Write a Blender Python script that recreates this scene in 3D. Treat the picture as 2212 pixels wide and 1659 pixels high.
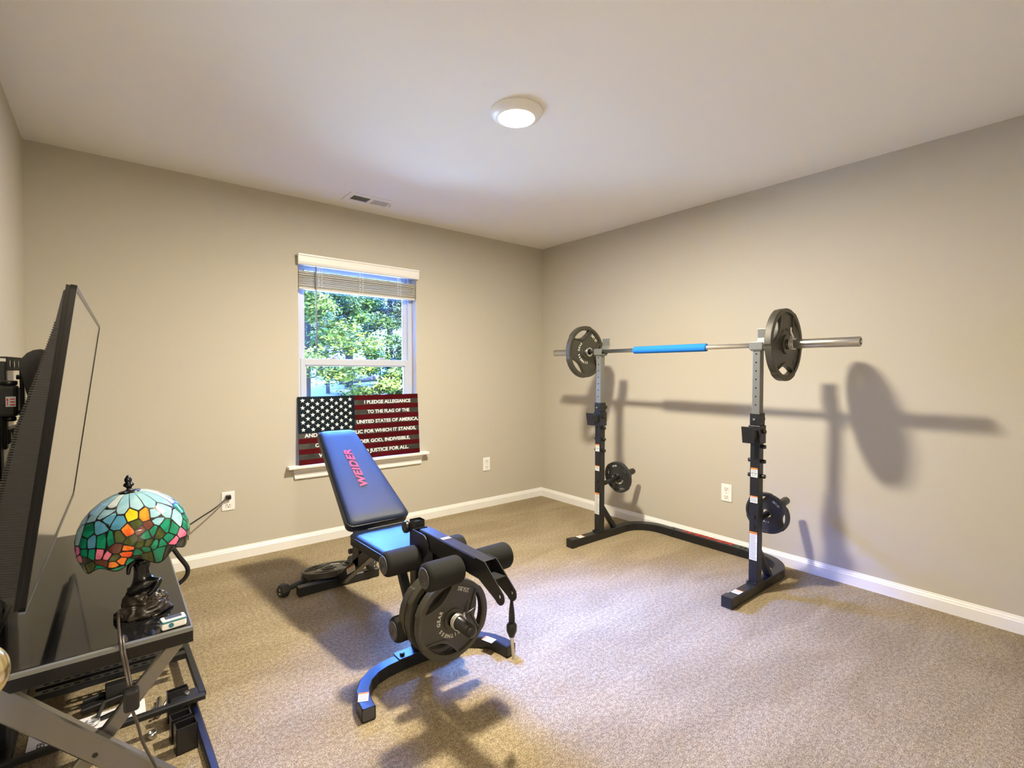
import bpy, bmesh, math, random
from mathutils import Vector, Matrix, Euler
R=math.radians; PI=math.pi
random.seed(7)
for o in list(bpy.data.objects): bpy.data.objects.remove(o)
S=bpy.context.scene; COL=S.collection
# ------------------------------------------------------------ camera, light, exposure
F_PX,PITCH,YAW,ROLL,CH=1072.5,0.0247,0.6812,0.0028,1.233
def make_camera():
    cd=bpy.data.cameras.new('camera'); cam=bpy.data.objects.new('camera',cd); COL.objects.link(cam)
    f=Vector((math.sin(YAW)*math.cos(PITCH),math.cos(YAW)*math.cos(PITCH),-math.sin(PITCH)))
    r=Vector((math.cos(YAW),-math.sin(YAW),0)); u=r.cross(f)
    r2=r*math.cos(ROLL)+u*math.sin(ROLL); u2=-r*math.sin(ROLL)+u*math.cos(ROLL)
    m=Matrix.Identity(4)
    for i in range(3): m[i][0]=r2[i]; m[i][1]=u2[i]; m[i][2]=-f[i]
    m[2][3]=CH; cam.matrix_world=m
    cd.sensor_width=36; cd.lens=F_PX*36/2212; cd.clip_start=.02
    S.camera=cam
make_camera()
vs=S.view_settings; vs.view_transform='Standard'; vs.look='None'; vs.gamma=1; vs.use_curve_mapping=False
vs.exposure=0.55
def make_world():
    w=bpy.data.worlds.new('sky'); S.world=w; w.use_nodes=True; nt=w.node_tree; nt.nodes.clear()
    out=nt.nodes.new('ShaderNodeOutputWorld'); bg=nt.nodes.new('ShaderNodeBackground')
    tc=nt.nodes.new('ShaderNodeTexCoord'); sp=nt.nodes.new('ShaderNodeSeparateXYZ'); cr=nt.nodes.new('ShaderNodeValToRGB')
    nt.links.new(tc.outputs['Generated'],sp.inputs[0]); nt.links.new(sp.outputs['Z'],cr.inputs[0])
    e=cr.color_ramp.elements; e[0].position=0.0; e[0].color=(.34,.58,1,1); e[1].position=.35; e[1].color=(.08,.24,1.0,1)
    # brighter toward the open sky over the trees (+Y), dimmer low down and behind the house
    def mth(op,a,b=None):
        n=nt.nodes.new('ShaderNodeMath'); n.operation=op
        for i,q in enumerate((a,b)):
            if q is None: continue
            if isinstance(q,(int,float)): n.inputs[i].default_value=q
            else: nt.links.new(q,n.inputs[i])
        return n.outputs[0]
    up=mth('MINIMUM',mth('MULTIPLY',mth('MAXIMUM',mth('SUBTRACT',sp.outputs['Z'],.34),0),5.0),1.0)
    k=mth('ADD',mth('MULTIPLY',mth('MULTIPLY',mth('MAXIMUM',sp.outputs['Y'],0),up),2.6),.10)
    nt.links.new(cr.outputs[0],bg.inputs[0]); nt.links.new(mth('MULTIPLY',k,SKY),bg.inputs[1])
    nt.links.new(bg.outputs[0],out.inputs[0])
SKY=205.0; SUN=56.0; LAMP_W=80.0; HALL_FILL_W=90.0
make_world()
def make_sun():
    l=bpy.data.lights.new('sun','SUN'); l.energy=SUN; l.angle=R(1.5); l.color=(1,.95,.86)
    o=bpy.data.objects.new('sun',l); COL.objects.link(o); o.rotation_euler=Vector((.35,.75,-1.25)).to_track_quat('-Z','Y').to_euler(); o.location=(0,-5,8)
make_sun()

# ------------------------------------------------------------ materials
MATS={}
def mat(name,col,rough=.5,metal=0,spec=.5,bump=0,bscale=200,var=0,vscale=8,coat=0,emit=0,ecol=None):
    if name in MATS: return MATS[name]
    m=bpy.data.materials.new(name); m.use_nodes=True; nt=m.node_tree; b=nt.nodes['Principled BSDF']
    c=tuple(col)+(1,) if len(col)==3 else col
    b.inputs['Base Color'].default_value=c; b.inputs['Roughness'].default_value=rough; b.inputs['Metallic'].default_value=metal
    b.inputs['Specular IOR Level'].default_value=spec
    if coat: b.inputs['Coat Weight'].default_value=coat; b.inputs['Coat Roughness'].default_value=.15
    if emit: b.inputs['Emission Color'].default_value=tuple(ecol or col)+(1,); b.inputs['Emission Strength'].default_value=emit
    tc=nt.nodes.new('ShaderNodeTexCoord')
    if bump:
        n=nt.nodes.new('ShaderNodeTexNoise'); n.inputs['Scale'].default_value=bscale; n.inputs['Detail'].default_value=2
        bp=nt.nodes.new('ShaderNodeBump'); bp.inputs['Strength'].default_value=bump; bp.inputs['Distance'].default_value=.002
        nt.links.new(tc.outputs['Object'],n.inputs['Vector']); nt.links.new(n.outputs['Fac'],bp.inputs['Height']); nt.links.new(bp.outputs['Normal'],b.inputs['Normal'])
    if var:
        n=nt.nodes.new('ShaderNodeTexNoise'); n.inputs['Scale'].default_value=vscale; n.inputs['Detail'].default_value=4
        mx=nt.nodes.new('ShaderNodeMixRGB'); mx.blend_type='MULTIPLY'; cr=nt.nodes.new('ShaderNodeValToRGB')
        cr.color_ramp.elements[0].position=.3; cr.color_ramp.elements[1].position=.7
        v=1-var; cr.color_ramp.elements[0].color=(v,v,v,1)
        nt.links.new(tc.outputs['Object'],n.inputs['Vector']); nt.links.new(n.outputs['Fac'],cr.inputs[0])
        mx.inputs[0].default_value=1; mx.inputs[1].default_value=c; nt.links.new(cr.outputs[0],mx.inputs[2]); nt.links.new(mx.outputs[0],b.inputs['Base Color'])
    MATS[name]=m; return m
M_wall=mat('wall_paint',(.51,.475,.39),.85,bump=.15,bscale=350,spec=.25)
M_ceil=mat('ceiling_paint',(.84,.83,.81),.9,bump=.1,bscale=300,spec=.2)
M_trim=mat('trim_white',(.82,.81,.78),.4,var=.03)
M_white=mat('white_plastic',(.85,.85,.84),.35)
M_vinyl=mat('vinyl_white',(.52,.56,.64),.35)
M_blk=mat('black_powdercoat',(.010,.011,.013),.38,spec=.5,bump=.15,bscale=900)
M_blk2=mat('black_plastic',(.012,.012,.013),.32,spec=.5)
M_foam=mat('black_foam',(.018,.018,.016),.9,bump=.5,bscale=500,spec=.2)
M_cap=mat('cap_plastic',(.05,.05,.06),.35)
M_vin=mat('black_vinyl',(.006,.012,.032),.47,spec=.35,bump=.35,bscale=700)  # blue daylight sheen on the black pads put into the base colour
M_vin2=mat('vinyl_piping',(.006,.006,.007),.3,spec=.6)
M_iron=mat('hammered_iron',(.060,.056,.043),.42,spec=.6,metal=.3,bump=.5,bscale=420)
M_rub=mat('rubber_plate',(.025,.027,.028),.45,bump=.2,bscale=500)
M_chr=mat('chrome',(.80,.80,.80),.28,metal=1)
M_steel=mat('brushed_steel',(.55,.55,.54),.28,metal=1,var=.1,vscale=60)
M_sil=mat('silver_paint',(.21,.22,.215),.38,metal=.4)
M_blue=mat('blue_foam',(.02,.20,.66),.85,bump=.5,bscale=300,spec=.2)
M_pink=mat('red_print',(.75,.03,.09),.5)
M_red=mat('red_paint_print',(.55,.04,.03),.5)
M_lab=mat('label_white',(.75,.76,.74),.5)
M_org=mat('label_orange',(.85,.25,.03),.5)
M_ink=mat('label_ink',(.05,.05,.05),.6)
M_letw=mat('raised_white_paint',(.62,.62,.55),.5)
M_glassblk=mat('black_glass',(.008,.008,.008),.06,spec=.5)
M_screen=mat('tv_screen',(.012,.012,.013),.07,spec=1.0,coat=1)
M_tv=mat('tv_gloss_black',(.006,.006,.007),.22,spec=.45)
M_tvb=mat('tv_back_plastic',(.02,.02,.021),.5)
M_brz=mat('dark_bronze',(.012,.013,.014),.22,metal=.5,spec=.8,bump=.1,bscale=60)
M_rock=mat('bronze_rock',(.035,.028,.02),.35,metal=.4,bump=1.0,bscale=40,spec=.7)
M_lead=mat('lead_came',(.02,.018,.016),.4,metal=.6)
M_brass=mat('brass',(.8,.66,.35),.2,metal=1)
M_door=mat('door_paint',(.8,.79,.76),.45)
M_board=mat('white_board',(.78,.76,.80),.45)
M_teal=mat('teal_rubber',(.03,.20,.25),.45)
def carpet_mat():
    m=bpy.data.materials.new('carpet'); m.use_nodes=True; nt=m.node_tree; b=nt.nodes['Principled BSDF']; L=nt.links.new
    tc=nt.nodes.new('ShaderNodeTexCoord')
    n=nt.nodes.new('ShaderNodeTexNoise'); n.inputs['Scale'].default_value=250; n.inputs['Detail'].default_value=4; n.inputs['Roughness'].default_value=.7; L(tc.outputs['Object'],n.inputs['Vector'])
    cr=nt.nodes.new('ShaderNodeValToRGB'); e=cr.color_ramp.elements
    e[0].position=.36; e[0].color=(.155,.115,.06,1); e[1].position=.62; e[1].color=(.57,.475,.31,1)
    k=e.new(.48); k.color=(.345,.275,.168,1)
    L(n.outputs['Fac'],cr.inputs[0])
    # brushed nap: pile shading of vacuuming and footprint bands put into the colour
    mp=nt.nodes.new('ShaderNodeMapping'); mp.inputs['Rotation'].default_value=(0,0,R(-18)); mp.inputs['Scale'].default_value=(.7,1.9,1); L(tc.outputs['Object'],mp.inputs[0])
    n2=nt.nodes.new('ShaderNodeTexNoise'); n2.inputs['Scale'].default_value=2.2; n2.inputs['Detail'].default_value=3; n2.inputs['Distortion'].default_value=.6; L(mp.outputs[0],n2.inputs['Vector'])
    c2=nt.nodes.new('ShaderNodeValToRGB'); c2.color_ramp.elements[0].position=.40; c2.color_ramp.elements[0].color=(.88,.865,.84,1); c2.color_ramp.elements[1].position=.60; c2.color_ramp.elements[1].color=(1.05,1.05,1.05,1); L(n2.outputs['Fac'],c2.inputs[0])
    mx=nt.nodes.new('ShaderNodeMixRGB'); mx.blend_type='MULTIPLY'; mx.inputs[0].default_value=1; L(cr.outputs[0],mx.inputs[1]); L(c2.outputs[0],mx.inputs[2])
    n3=nt.nodes.new('ShaderNodeTexNoise'); n3.inputs['Scale'].default_value=70; n3.inputs['Detail'].default_value=2; L(tc.outputs['Object'],n3.inputs['Vector'])
    c3=nt.nodes.new('ShaderNodeValToRGB'); c3.color_ramp.elements[0].position=.38; c3.color_ramp.elements[0].color=(.80,.79,.77,1); c3.color_ramp.elements[1].position=.62; c3.color_ramp.elements[1].color=(1.12,1.12,1.12,1); L(n3.outputs['Fac'],c3.inputs[0])
    m3=nt.nodes.new('ShaderNodeMixRGB'); m3.blend_type='MULTIPLY'; m3.inputs[0].default_value=1; L(mx.outputs[0],m3.inputs[1]); L(c3.outputs[0],m3.inputs[2]); L(m3.outputs[0],b.inputs['Base Color'])
    b.inputs['Roughness'].default_value=.95; b.inputs['Specular IOR Level'].default_value=.1
    bp=nt.nodes.new('ShaderNodeBump'); bp.inputs['Strength'].default_value=.9; bp.inputs['Distance'].default_value=.006; L(n.outputs['Fac'],bp.inputs['Height']); L(bp.outputs['Normal'],b.inputs['Normal'])
    return m
M_carpet=carpet_mat()
def glass_mat():
    m=bpy.data.materials.new('window_glass'); m.use_nodes=True; nt=m.node_tree; nt.nodes.clear(); L=nt.links.new
    o=nt.nodes.new('ShaderNodeOutputMaterial'); mx=nt.nodes.new('ShaderNodeMixShader'); t=nt.nodes.new('ShaderNodeBsdfTransparent'); g=nt.nodes.new('ShaderNodeBsdfGlossy')
    g.inputs['Roughness'].default_value=.02; fr=nt.nodes.new('ShaderNodeFresnel'); fr.inputs[0].default_value=1.45; t.inputs[0].default_value=(.97,.99,.98,1)
    L(fr.outputs[0],mx.inputs[0]); L(t.outputs[0],mx.inputs[1]); L(g.outputs[0],mx.inputs[2]); L(mx.outputs[0],o.inputs[0]); return m
M_glass=glass_mat()
def stained(name,c1,c2=None,scale=14):
    m=bpy.data.materials.new(name); m.use_nodes=True; nt=m.node_tree; b=nt.nodes['Principled BSDF']; L=nt.links.new
    tc=nt.nodes.new('ShaderNodeTexCoord'); n=nt.nodes.new('ShaderNodeTexNoise'); n.inputs['Scale'].default_value=scale; n.inputs['Detail'].default_value=3; n.inputs['Distortion'].default_value=1.5
    cr=nt.nodes.new('ShaderNodeValToRGB'); c2=c2 or tuple(x*.6 for x in c1)
    cr.color_ramp.elements[0].position=.35; cr.color_ramp.elements[0].color=tuple(c2)+(1,); cr.color_ramp.elements[1].position=.6; cr.color_ramp.elements[1].color=tuple(c1)+(1,)
    L(tc.outputs['Object'],n.inputs['Vector']); L(n.outputs['Fac'],cr.inputs[0]); L(cr.outputs[0],b.inputs['Base Color'])
    b.inputs['Roughness'].default_value=.12; b.inputs['Specular IOR Level'].default_value=.6
    b.inputs['Subsurface Weight'].default_value=0.0
    return m
# ------------------------------------------------------------ mesh builder
class P:
    """collects shapes; build() links them as one mesh object"""
    def __init__(s): s.bm=bmesh.new(); s.mats=[]; s.ci=0
    def m(s,mt):
        if mt not in s.mats: s.mats.append(mt)
        s.ci=s.mats.index(mt); return s
    def _fin(s,vs,fs,T=None,smooth=False):
        if T is not None:
            for v in vs: v.co=T@v.co
        for f in fs: f.material_index=s.ci; f.smooth=smooth
    def raw(s,verts,faces,T=None,smooth=False):
        vs=[s.bm.verts.new(v) for v in verts]; fs=[]
        for f in faces:
            try: fs.append(s.bm.faces.new([vs[i] for i in f]))
            except ValueError: pass
        s._fin(vs,fs,T,smooth); return s
    def box(s,lo,hi,T=None,bev=0,seg=2):
        b=bmesh.new(); bmesh.ops.create_cube(b,size=1)
        for v in b.verts: v.co=Vector([(lo[i]+hi[i])/2+v.co[i]*(hi[i]-lo[i]) for i in range(3)])
        if bev: bmesh.ops.bevel(b,geom=b.edges[:],offset=bev,segments=seg,profile=.5,affect='EDGES')
        return s.join(b,T,smooth=False)
    def join(s,b,T=None,smooth=False):
        b.verts.index_update(); vv=[v.co.copy() for v in b.verts]; ff=[[v.index for v in f.verts] for f in b.faces]; b.free()
        return s.raw(vv,ff,T,smooth)
    def tube(s,pts,r,seg=12,cap=True,T=None):
        pts=[Vector(p) for p in pts]; n=len(pts); rs=r if isinstance(r,(list,tuple)) else [r]*n
        verts=[];faces=[]; prev=None
        for i,p in enumerate(pts):
            d=(pts[min(i+1,n-1)]-pts[max(i-1,0)]).normalized()
            if prev is None:
                a=Vector((0,0,1)) if abs(d.z)<.9 else Vector((1,0,0)); u=d.cross(a).normalized()
            else: u=(prev-d*prev.dot(d)).normalized()
            prev=u; w=d.cross(u)
            for k in range(seg):
                t=2*PI*k/seg; verts.append(p+(u*math.cos(t)+w*math.sin(t))*rs[i])
        for i in range(n-1):
            for k in range(seg):
                a=i*seg+k;b=i*seg+(k+1)%seg; faces.append((a,b,b+seg,a+seg))
        s.raw(verts,faces,T,True)
        if cap:
            s.raw(verts[:seg],[tuple(range(seg))[::-1]],T,False); s.raw(verts[-seg:],[tuple(range(seg))],T,False)
        return s
    def cyl(s,p0,p1,r,seg=24,bev=0,T=None):
        p0=Vector(p0);p1=Vector(p1)
        if bev:
            d=(p1-p0).normalized(); k=[0,.3,1]
            pts=[p0,p0+d*bev*.3,p0+d*bev,p1-d*bev,p1-d*bev*.3,p1]; rs=[r-bev,r-bev*.3,r,r,r-bev*.3,r-bev]
            return s.tube(pts,rs,seg,True,T)
        return s.tube([p0,p1],r,seg,True,T)
    def rect(s,pts,w,h,up=(0,0,1),T=None,cap=True,bev=.004):
        """rectangular bar swept along a path; w across, h along up"""
        pts=[Vector(p) for p in pts]; up=Vector(up); n=len(pts); verts=[];faces=[]
        b=min(bev,w*.3,h*.3); hw=w/2;hh=h/2
        sec=[(-hw+b,-hh),(hw-b,-hh),(hw,-hh+b),(hw,hh-b),(hw-b,hh),(-hw+b,hh),(-hw,hh-b),(-hw,-hh+b)]
        for i,p in enumerate(pts):
            d0=(pts[i]-pts[i-1]).normalized() if i>0 else (pts[1]-pts[0]).normalized()
            d1=(pts[i+1]-pts[i]).normalized() if i<n-1 else d0
            d=(d0+d1).normalized(); k=1/max(.3,d.dot(d1)); sd=d.cross(up).normalized(); uu=sd.cross(d).normalized() if abs(d.dot(up))>.01 else up
            for a,c in sec: verts.append(p+sd*a*k+uu*c)
        m=len(sec)
        for i in range(n-1):
            for k2 in range(m):
                a=i*m+k2;b2=i*m+(k2+1)%m; faces.append((a,b2,b2+m,a+m))
        if cap: faces.append(tuple(range(m))[::-1]); faces.append(tuple(range((n-1)*m,n*m)))
        return s.raw(verts,faces,T,False)
    def lathe(s,prof,T=None,seg=32,smooth=True,mod=None):
        verts=[];faces=[]
        for r,z in prof:
            for k in range(seg):
                t=2*PI*k/seg; rr=r*(mod(t) if mod else 1); verts.append((rr*math.cos(t),rr*math.sin(t),z))
        n=len(prof)
        for i in range(n-1):
            for k in range(seg):
                a=i*seg+k;b=i*seg+(k+1)%seg; faces.append((a,b,b+seg,a+seg))
        return s.raw(verts,faces,T,smooth)
    def ball(s,c,r,T=None,seg=16,sc=(1,1,1)):
        b=bmesh.new(); bmesh.ops.create_uvsphere(b,u_segments=seg,v_segments=seg//2+2,radius=r)
        for v in b.verts: v.co=Vector((v.co.x*sc[0]+c[0],v.co.y*sc[1]+c[1],v.co.z*sc[2]+c[2]))
        return s.join(b,T,True)
    def shape(s,loops,d,T=None,bev=0):
        """flat shape with holes (2D loops), thickness d centred on z=0"""
        cu=bpy.data.curves.new('t','CURVE'); cu.dimensions='2D'; cu.fill_mode='BOTH'; cu.extrude=max(1e-5,d/2-bev); cu.bevel_depth=bev; cu.bevel_resolution=1
        for lp in loops:
            sp=cu.splines.new('POLY'); sp.points.add(len(lp)-1); sp.use_cyclic_u=True
            for i,q in enumerate(lp): sp.points[i].co=(q[0],q[1],0,1)
        if bev: cu.offset=-bev
        return s._cu(cu,T)
    def text(s,t,size,d,T=None,bold=0,shear=0,width=None,align='CENTER',space=1.0):
        cu=bpy.data.curves.new('t','FONT'); cu.body=t; cu.size=size; cu.extrude=d/2; cu.align_x=align; cu.align_y='CENTER'; cu.offset=bold; cu.shear=shear; cu.resolution_u=3; cu.space_character=space
        return s._cu(cu,T,width)
    def _cu(s,cu,T,width=None):
        o=bpy.data.objects.new('t',cu); COL.objects.link(o); bpy.context.view_layer.update()
        me=bpy.data.meshes.new_from_object(o.evaluated_get(bpy.context.evaluated_depsgraph_get()))
        vv=[v.co.copy() for v in me.vertices]; ff=[list(p.vertices) for p in me.polygons]
        if width and vv:
            x0=min(v.x for v in vv);x1=max(v.x for v in vv);k=width/(x1-x0)
            for v in vv: v.x*=k
        bpy.data.objects.remove(o); bpy.data.curves.remove(cu); bpy.data.meshes.remove(me)
        return s.raw(vv,ff,T,False)
    def build(s,name,parent=None,bevel=0):
        if parent is not None:
            off=W[parent.name]
            for v in s.bm.verts: v.co-=off
        bmesh.ops.remove_doubles(s.bm,verts=s.bm.verts[:],dist=1e-6)
        me=bpy.data.meshes.new(name); s.bm.to_mesh(me); s.bm.free()
        for m in s.mats: me.materials.append(m)
        o=bpy.data.objects.new(name,me); COL.objects.link(o)
        if parent is not None: o.parent=parent; W[o.name]=W[parent.name].copy()
        else: W[o.name]=Vector((0,0,0))
        if bevel:
            b=o.modifiers.new('bevel','BEVEL'); b.width=bevel; b.segments=2; b.limit_method='ANGLE'
        return o
W={}
def N(m): return P().m(m)
def thing(name,label,cat,loc,group=None):
    o=bpy.data.objects.new(name,None); COL.objects.link(o); o.location=loc; o.empty_display_size=.05; W[o.name]=Vector(loc)
    return tag(o,label,cat,group)
def tag(o,label,cat,group=None,kind=None):
    o['label']=label; o['category']=cat
    if group: o['group']=group
    if kind: o['kind']=kind
    return o
def struct(o): o['kind']='structure'; return o
def place(loc,x,y,z):
    """matrix from axes"""
    m=Matrix.Identity(4)
    for i in range(3): m[i][0]=x[i]; m[i][1]=y[i]; m[i][2]=z[i]; m[i][3]=loc[i]
    return m
def copy_tree(o,parent=None):
    c=o.copy(); COL.objects.link(c); W[c.name]=W[o.name].copy()
    if parent is not None: c.parent=parent
    for ch in list(o.children): copy_tree(ch,c)
    return c
def smooth_path(pts,k=5):
    P_=[Vector(p) for p in pts]; P_=[P_[0]*2-P_[1]]+P_+[P_[-1]*2-P_[-2]]; o=[]
    for i in range(1,len(P_)-2):
        a,b,c,d=P_[i-1:i+3]
        for j in range(k):
            t=j/k; o.append(.5*((2*b)+(c-a)*t+(2*a-5*b+4*c-d)*t*t+(3*b-a-3*c+d)*t**3))
    return o+[P_[-2]]
def arc(cx,cy,r,a0,a1,n=10): return [(cx+r*math.cos(R(a0+(a1-a0)*i/n)),cy+r*math.sin(R(a0+(a1-a0)*i/n))) for i in range(n+1)]

# ------------------------------------------------------------ room shell
H=2.44; XL,XR,YF,YB=-.338,3.337,-.12,3.645; T=.13
WX0,WX1,WZ0,WZ1=1.030,1.948,.575,2.035     # window opening
def room():
    struct(N(M_carpet).box((XL-T,YF-1.6,-.1),(XR+T,YB+T,0)).build('floor'))
    struct(N(M_ceil).box((XL-T,YF-1.6,H),(XR+T,YB+T,H+.1)).build('ceiling'))
    struct(N(M_wall).box((XL-T,YF-1.6,-.05),(XL,YB+T,H+.02)).build('wall_left'))
    struct(N(M_wall).box((XR,YF-1.6,-.05),(XR+T,YB+T,H+.02)).build('wall_right'))
    b=N(M_wall); b.box((XL-.01,YB,-.05),(WX0,YB+T,H+.02)); b.box((WX1,YB,-.05),(XR+.01,YB+T,H+.02)); b.box((WX0,YB,-.05),(WX1,YB+T,WZ0)); b.box((WX0,YB,WZ1),(WX1,YB+T,H+.02)); struct(b.build('wall_back'))
    b=N(M_wall); b.box((XL-.01,YF-.11,-.05),(-.19,YF,H+.02)); b.box((.66,YF-.11,-.05),(XR+.01,YF,H+.02)); b.box((-.19,YF-.11,2.06),(.66,YF,H+.02)); struct(b.build('wall_front'))
    struct(N(M_wall).box((XL-T,YF-1.7,-.05),(XR+T,YF-1.6,H+.02)).build('wall_hall'))
    # baseboards: flat board with stepped moulded cap
    def bb(name,p0,p1,nrm):
        prof=[(0,0),(.014,0),(.014,.056),(.010,.062),(.010,.066),(.005,.074),(.004,.080),(0,.082)]
        p0=Vector(p0);p1=Vector(p1);nrm=Vector(nrm); v=[];f=[]
        for q in (p0,p1):
            for a,z in prof: v.append(q+nrm*a+Vector((0,0,z)))
        k=len(prof)
        for i in range(k): f.append((i,(i+1)%k,k+(i+1)%k,k+i))
        f.append(tuple(range(k))); f.append(tuple(range(k,2*k)))
        struct(N(M_trim).raw(v,f).build(name))
    bb('baseboard_back',(XL,YB,0),(XR,YB,0),(0,-1,0)); bb('baseboard_right',(XR,YF,0),(XR,YB,0),(-1,0,0)); bb('baseboard_left',(XL,YF,0),(XL,YB,0),(1,0,0)); bb('baseboard_front',(.72,YF,0),(XR,YF,0),(0,1,0))
    # open door beside the camera, only its knob shows
    d=N(M_door).box((-.175,YF+.02,.01),(-.14,YF+.80,2.03),bev=.002).build('door_1'); struct(d)
    k=N(M_brass)
    k.cyl((-.14,.71,.93),(-.135,.71,.93),.03); k.cyl((-.135,.71,.93),(-.115,.71,.93),.011); k.ball((-.102,.71,.93),.0265,seg=32,sc=(.75,1,1))
    k.build('door_handle',d)
room()

def window():
    y0=YB+.075; y1=YB+.125
    # drywall returns are part of the wall thickness; vinyl unit
    w=N(M_vinyl)
    fw=.034
    for a,b_ in (((WX0,y0,WZ0),(WX0+fw,y1,WZ1)),((WX1-fw,y0,WZ0),(WX1,y1,WZ1)),((WX0+fw-.001,y0+.0004,WZ0+.0004),(WX1-fw+.001,y1-.0004,WZ0+fw)),((WX0+fw-.001,y0+.0004,WZ1-fw),(WX1-fw+.001,y1-.0004,WZ1-.0004))): w.box(a,b_,bev=.003)
    w=w.build('window_1'); struct(w)
    def sash(x0,x1,z0,z1,ya,yb,t,tb,tt):
        s=N(M_vinyl); s.box((x0,ya,z0),(x0+t,yb,z1),bev=.003); s.box((x1-t,ya,z0),(x1,yb,z1),bev=.003); s.box((x0+t-.001,ya+.0004,z0+.0004),(x1-t+.001,yb-.0004,z0+tb),bev=.002); s.box((x0+t-.001,ya+.0004,z1-tt),(x1-t+.001,yb-.0004,z1-.0004),bev=.002)
        # inner stepped bead
        b=.008
        s.box((x0+t-.001,ya+.008,z0+tb-.001),(x0+t+b,yb-.006,z1-tt+.001)); s.box((x1-t-b,ya+.008,z0+tb-.001),(x1-t+.001,yb-.006,z1-tt+.001)); s.box((x0+t,ya+.008,z1-tt-b),(x1-t,yb-.006,z1-tt+.001))
        o=s.build('sash',w)
        N(M_glass).box((x0+t,(ya+yb)/2-.002,z0+tb),(x1-t,(ya+yb)/2+.002,z1-tt)).build('pane',o); return o
    sash(WX0+fw,WX1-fw,1.285,WZ1-fw,y0+.022,y0+.046,.030,.035,.030)
    lo=sash(WX0+fw,WX1-fw,WZ0+fw,1.325,y0-.004,y0+.020,.034,.04,.048)
    for x in (1.30,1.68):
        l=N(M_vinyl); l.box((x-.03,y0-.002,1.325),(x+.03,y0+.018,1.332),bev=.002); l.cyl((x,y0+.008,1.33),(x,y0+.008,1.341),.012); l.box((x-.004,y0-.010,1.334),(x+.03,y0+.004,1.341),bev=.002); l.build('sash_lock',w)
window()
def trims():
    s=N(M_trim); z=WZ0
    # stool (sill board) and apron moulding
    s.box((.945,YB-.062,z-.022),(2.035,YB,z),bev=.005); s.box((WX0,YB-.01,z-.022),(WX1,YB+.08,z))
    # apron: profile swept along X with tapered returns
    prof=[(0,0),(-.030,0),(-.030,-.012),(-.020,-.020),(-.016,-.040),(-.012,-.058),(-.016,-.062),(-.016,-.074),(-.008,-.080),(0,-.082)]
    v=[];f=[];k=len(prof)
    for x,sg in ((.985,1),(1.995,-1)):
        for a,c in prof: v.append((x-sg*(a+.030)*-1*0 + sg*(-c)*.25*0.6,YB+a,z-.022+c))
    for i in range(k): f.append((i,(i+1)%k,k+(i+1)%k,k+i))
    f.append(tuple(range(k))); f.append(tuple(range(k,2*k)))
    s.raw(v,f); struct(s.build('trim_1'))
trims()

def blind():
    t=thing('window_blind','white slatted blind pulled up into a stack under its moulded valance, over the window','blind',(1.49,YB,2.0))
    v=N(M_trim)
    prof=[(0,.072),(-.050,.072),(-.050,.062),(-.044,.058),(-.042,.020),(-.036,.004),(-.030,0),(-.022,0),(-.022,.06),(0,.06)]
    x0,x1=WX0-.008,WX1+.004; vv=[];ff=[];k=len(prof)
    for x in (x0,x1):
        for a,c in prof: vv.append((x,YB+a,1.975+c))
    for i in range(k): ff.append((i,(i+1)%k,k+(i+1)%k,k+i))
    ff.append(tuple(range(k))); ff.append(tuple(range(k,2*k))); v.raw(vv,ff); v.build('valance',t)
    h=N(M_white).box((WX0+.006,YB+.012,1.985),(WX1-.006,YB+.055,2.03),bev=.002).build('head_rail',t)
    z=1.825; random.seed(3)
    br=N(mat('slat_offwhite',(.60,.58,.50),.45)).box((WX0+.008,YB+.008,1.812),(WX1-.008,YB+.060,1.826),bev=.003).build('bottom_rail',t)
    for i in range(17):
        zz=1.830+i*.0068+random.uniform(-.0008,.0008); dy=random.uniform(-.004,.004)
        s=N(mat('slat_offwhite',(.60,.58,.50),.45)); T_=Matrix.Translation((0,YB+.034+dy,zz))@Matrix.Rotation(R(random.uniform(-4,4)),4,'X')
        s.box((WX0+.008,-.025,-.0014),(WX1-.008,.025,.0014),T_); s.build('slat',t)
    for x in (1.185,1.49,1.80):
        c=N(M_white); 
        for q in (-.012,.012):
            pts=[(x+q+.006*math.sin(i*2.1+q*300),YB+.006,1.825+i*.011) for i in range(15)]; c.tube(pts,.0016,6)
        c.tube([(x,YB+.02,1.99),(x,YB+.02,1.92)],.0015,6)
        c.cyl((x,YB+.034,1.812),(x,YB+.034,1.808),.008,12)
        c.build('ladder_cord',t)
    wd=N(mat('wand_clear_grey',(.28,.27,.27),.3)); wd.tube([(1.150,YB-.008,1.975),(1.152,YB-.008,1.41)],.0052,6); wd.build('tilt_wand',t)
blind()

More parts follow.
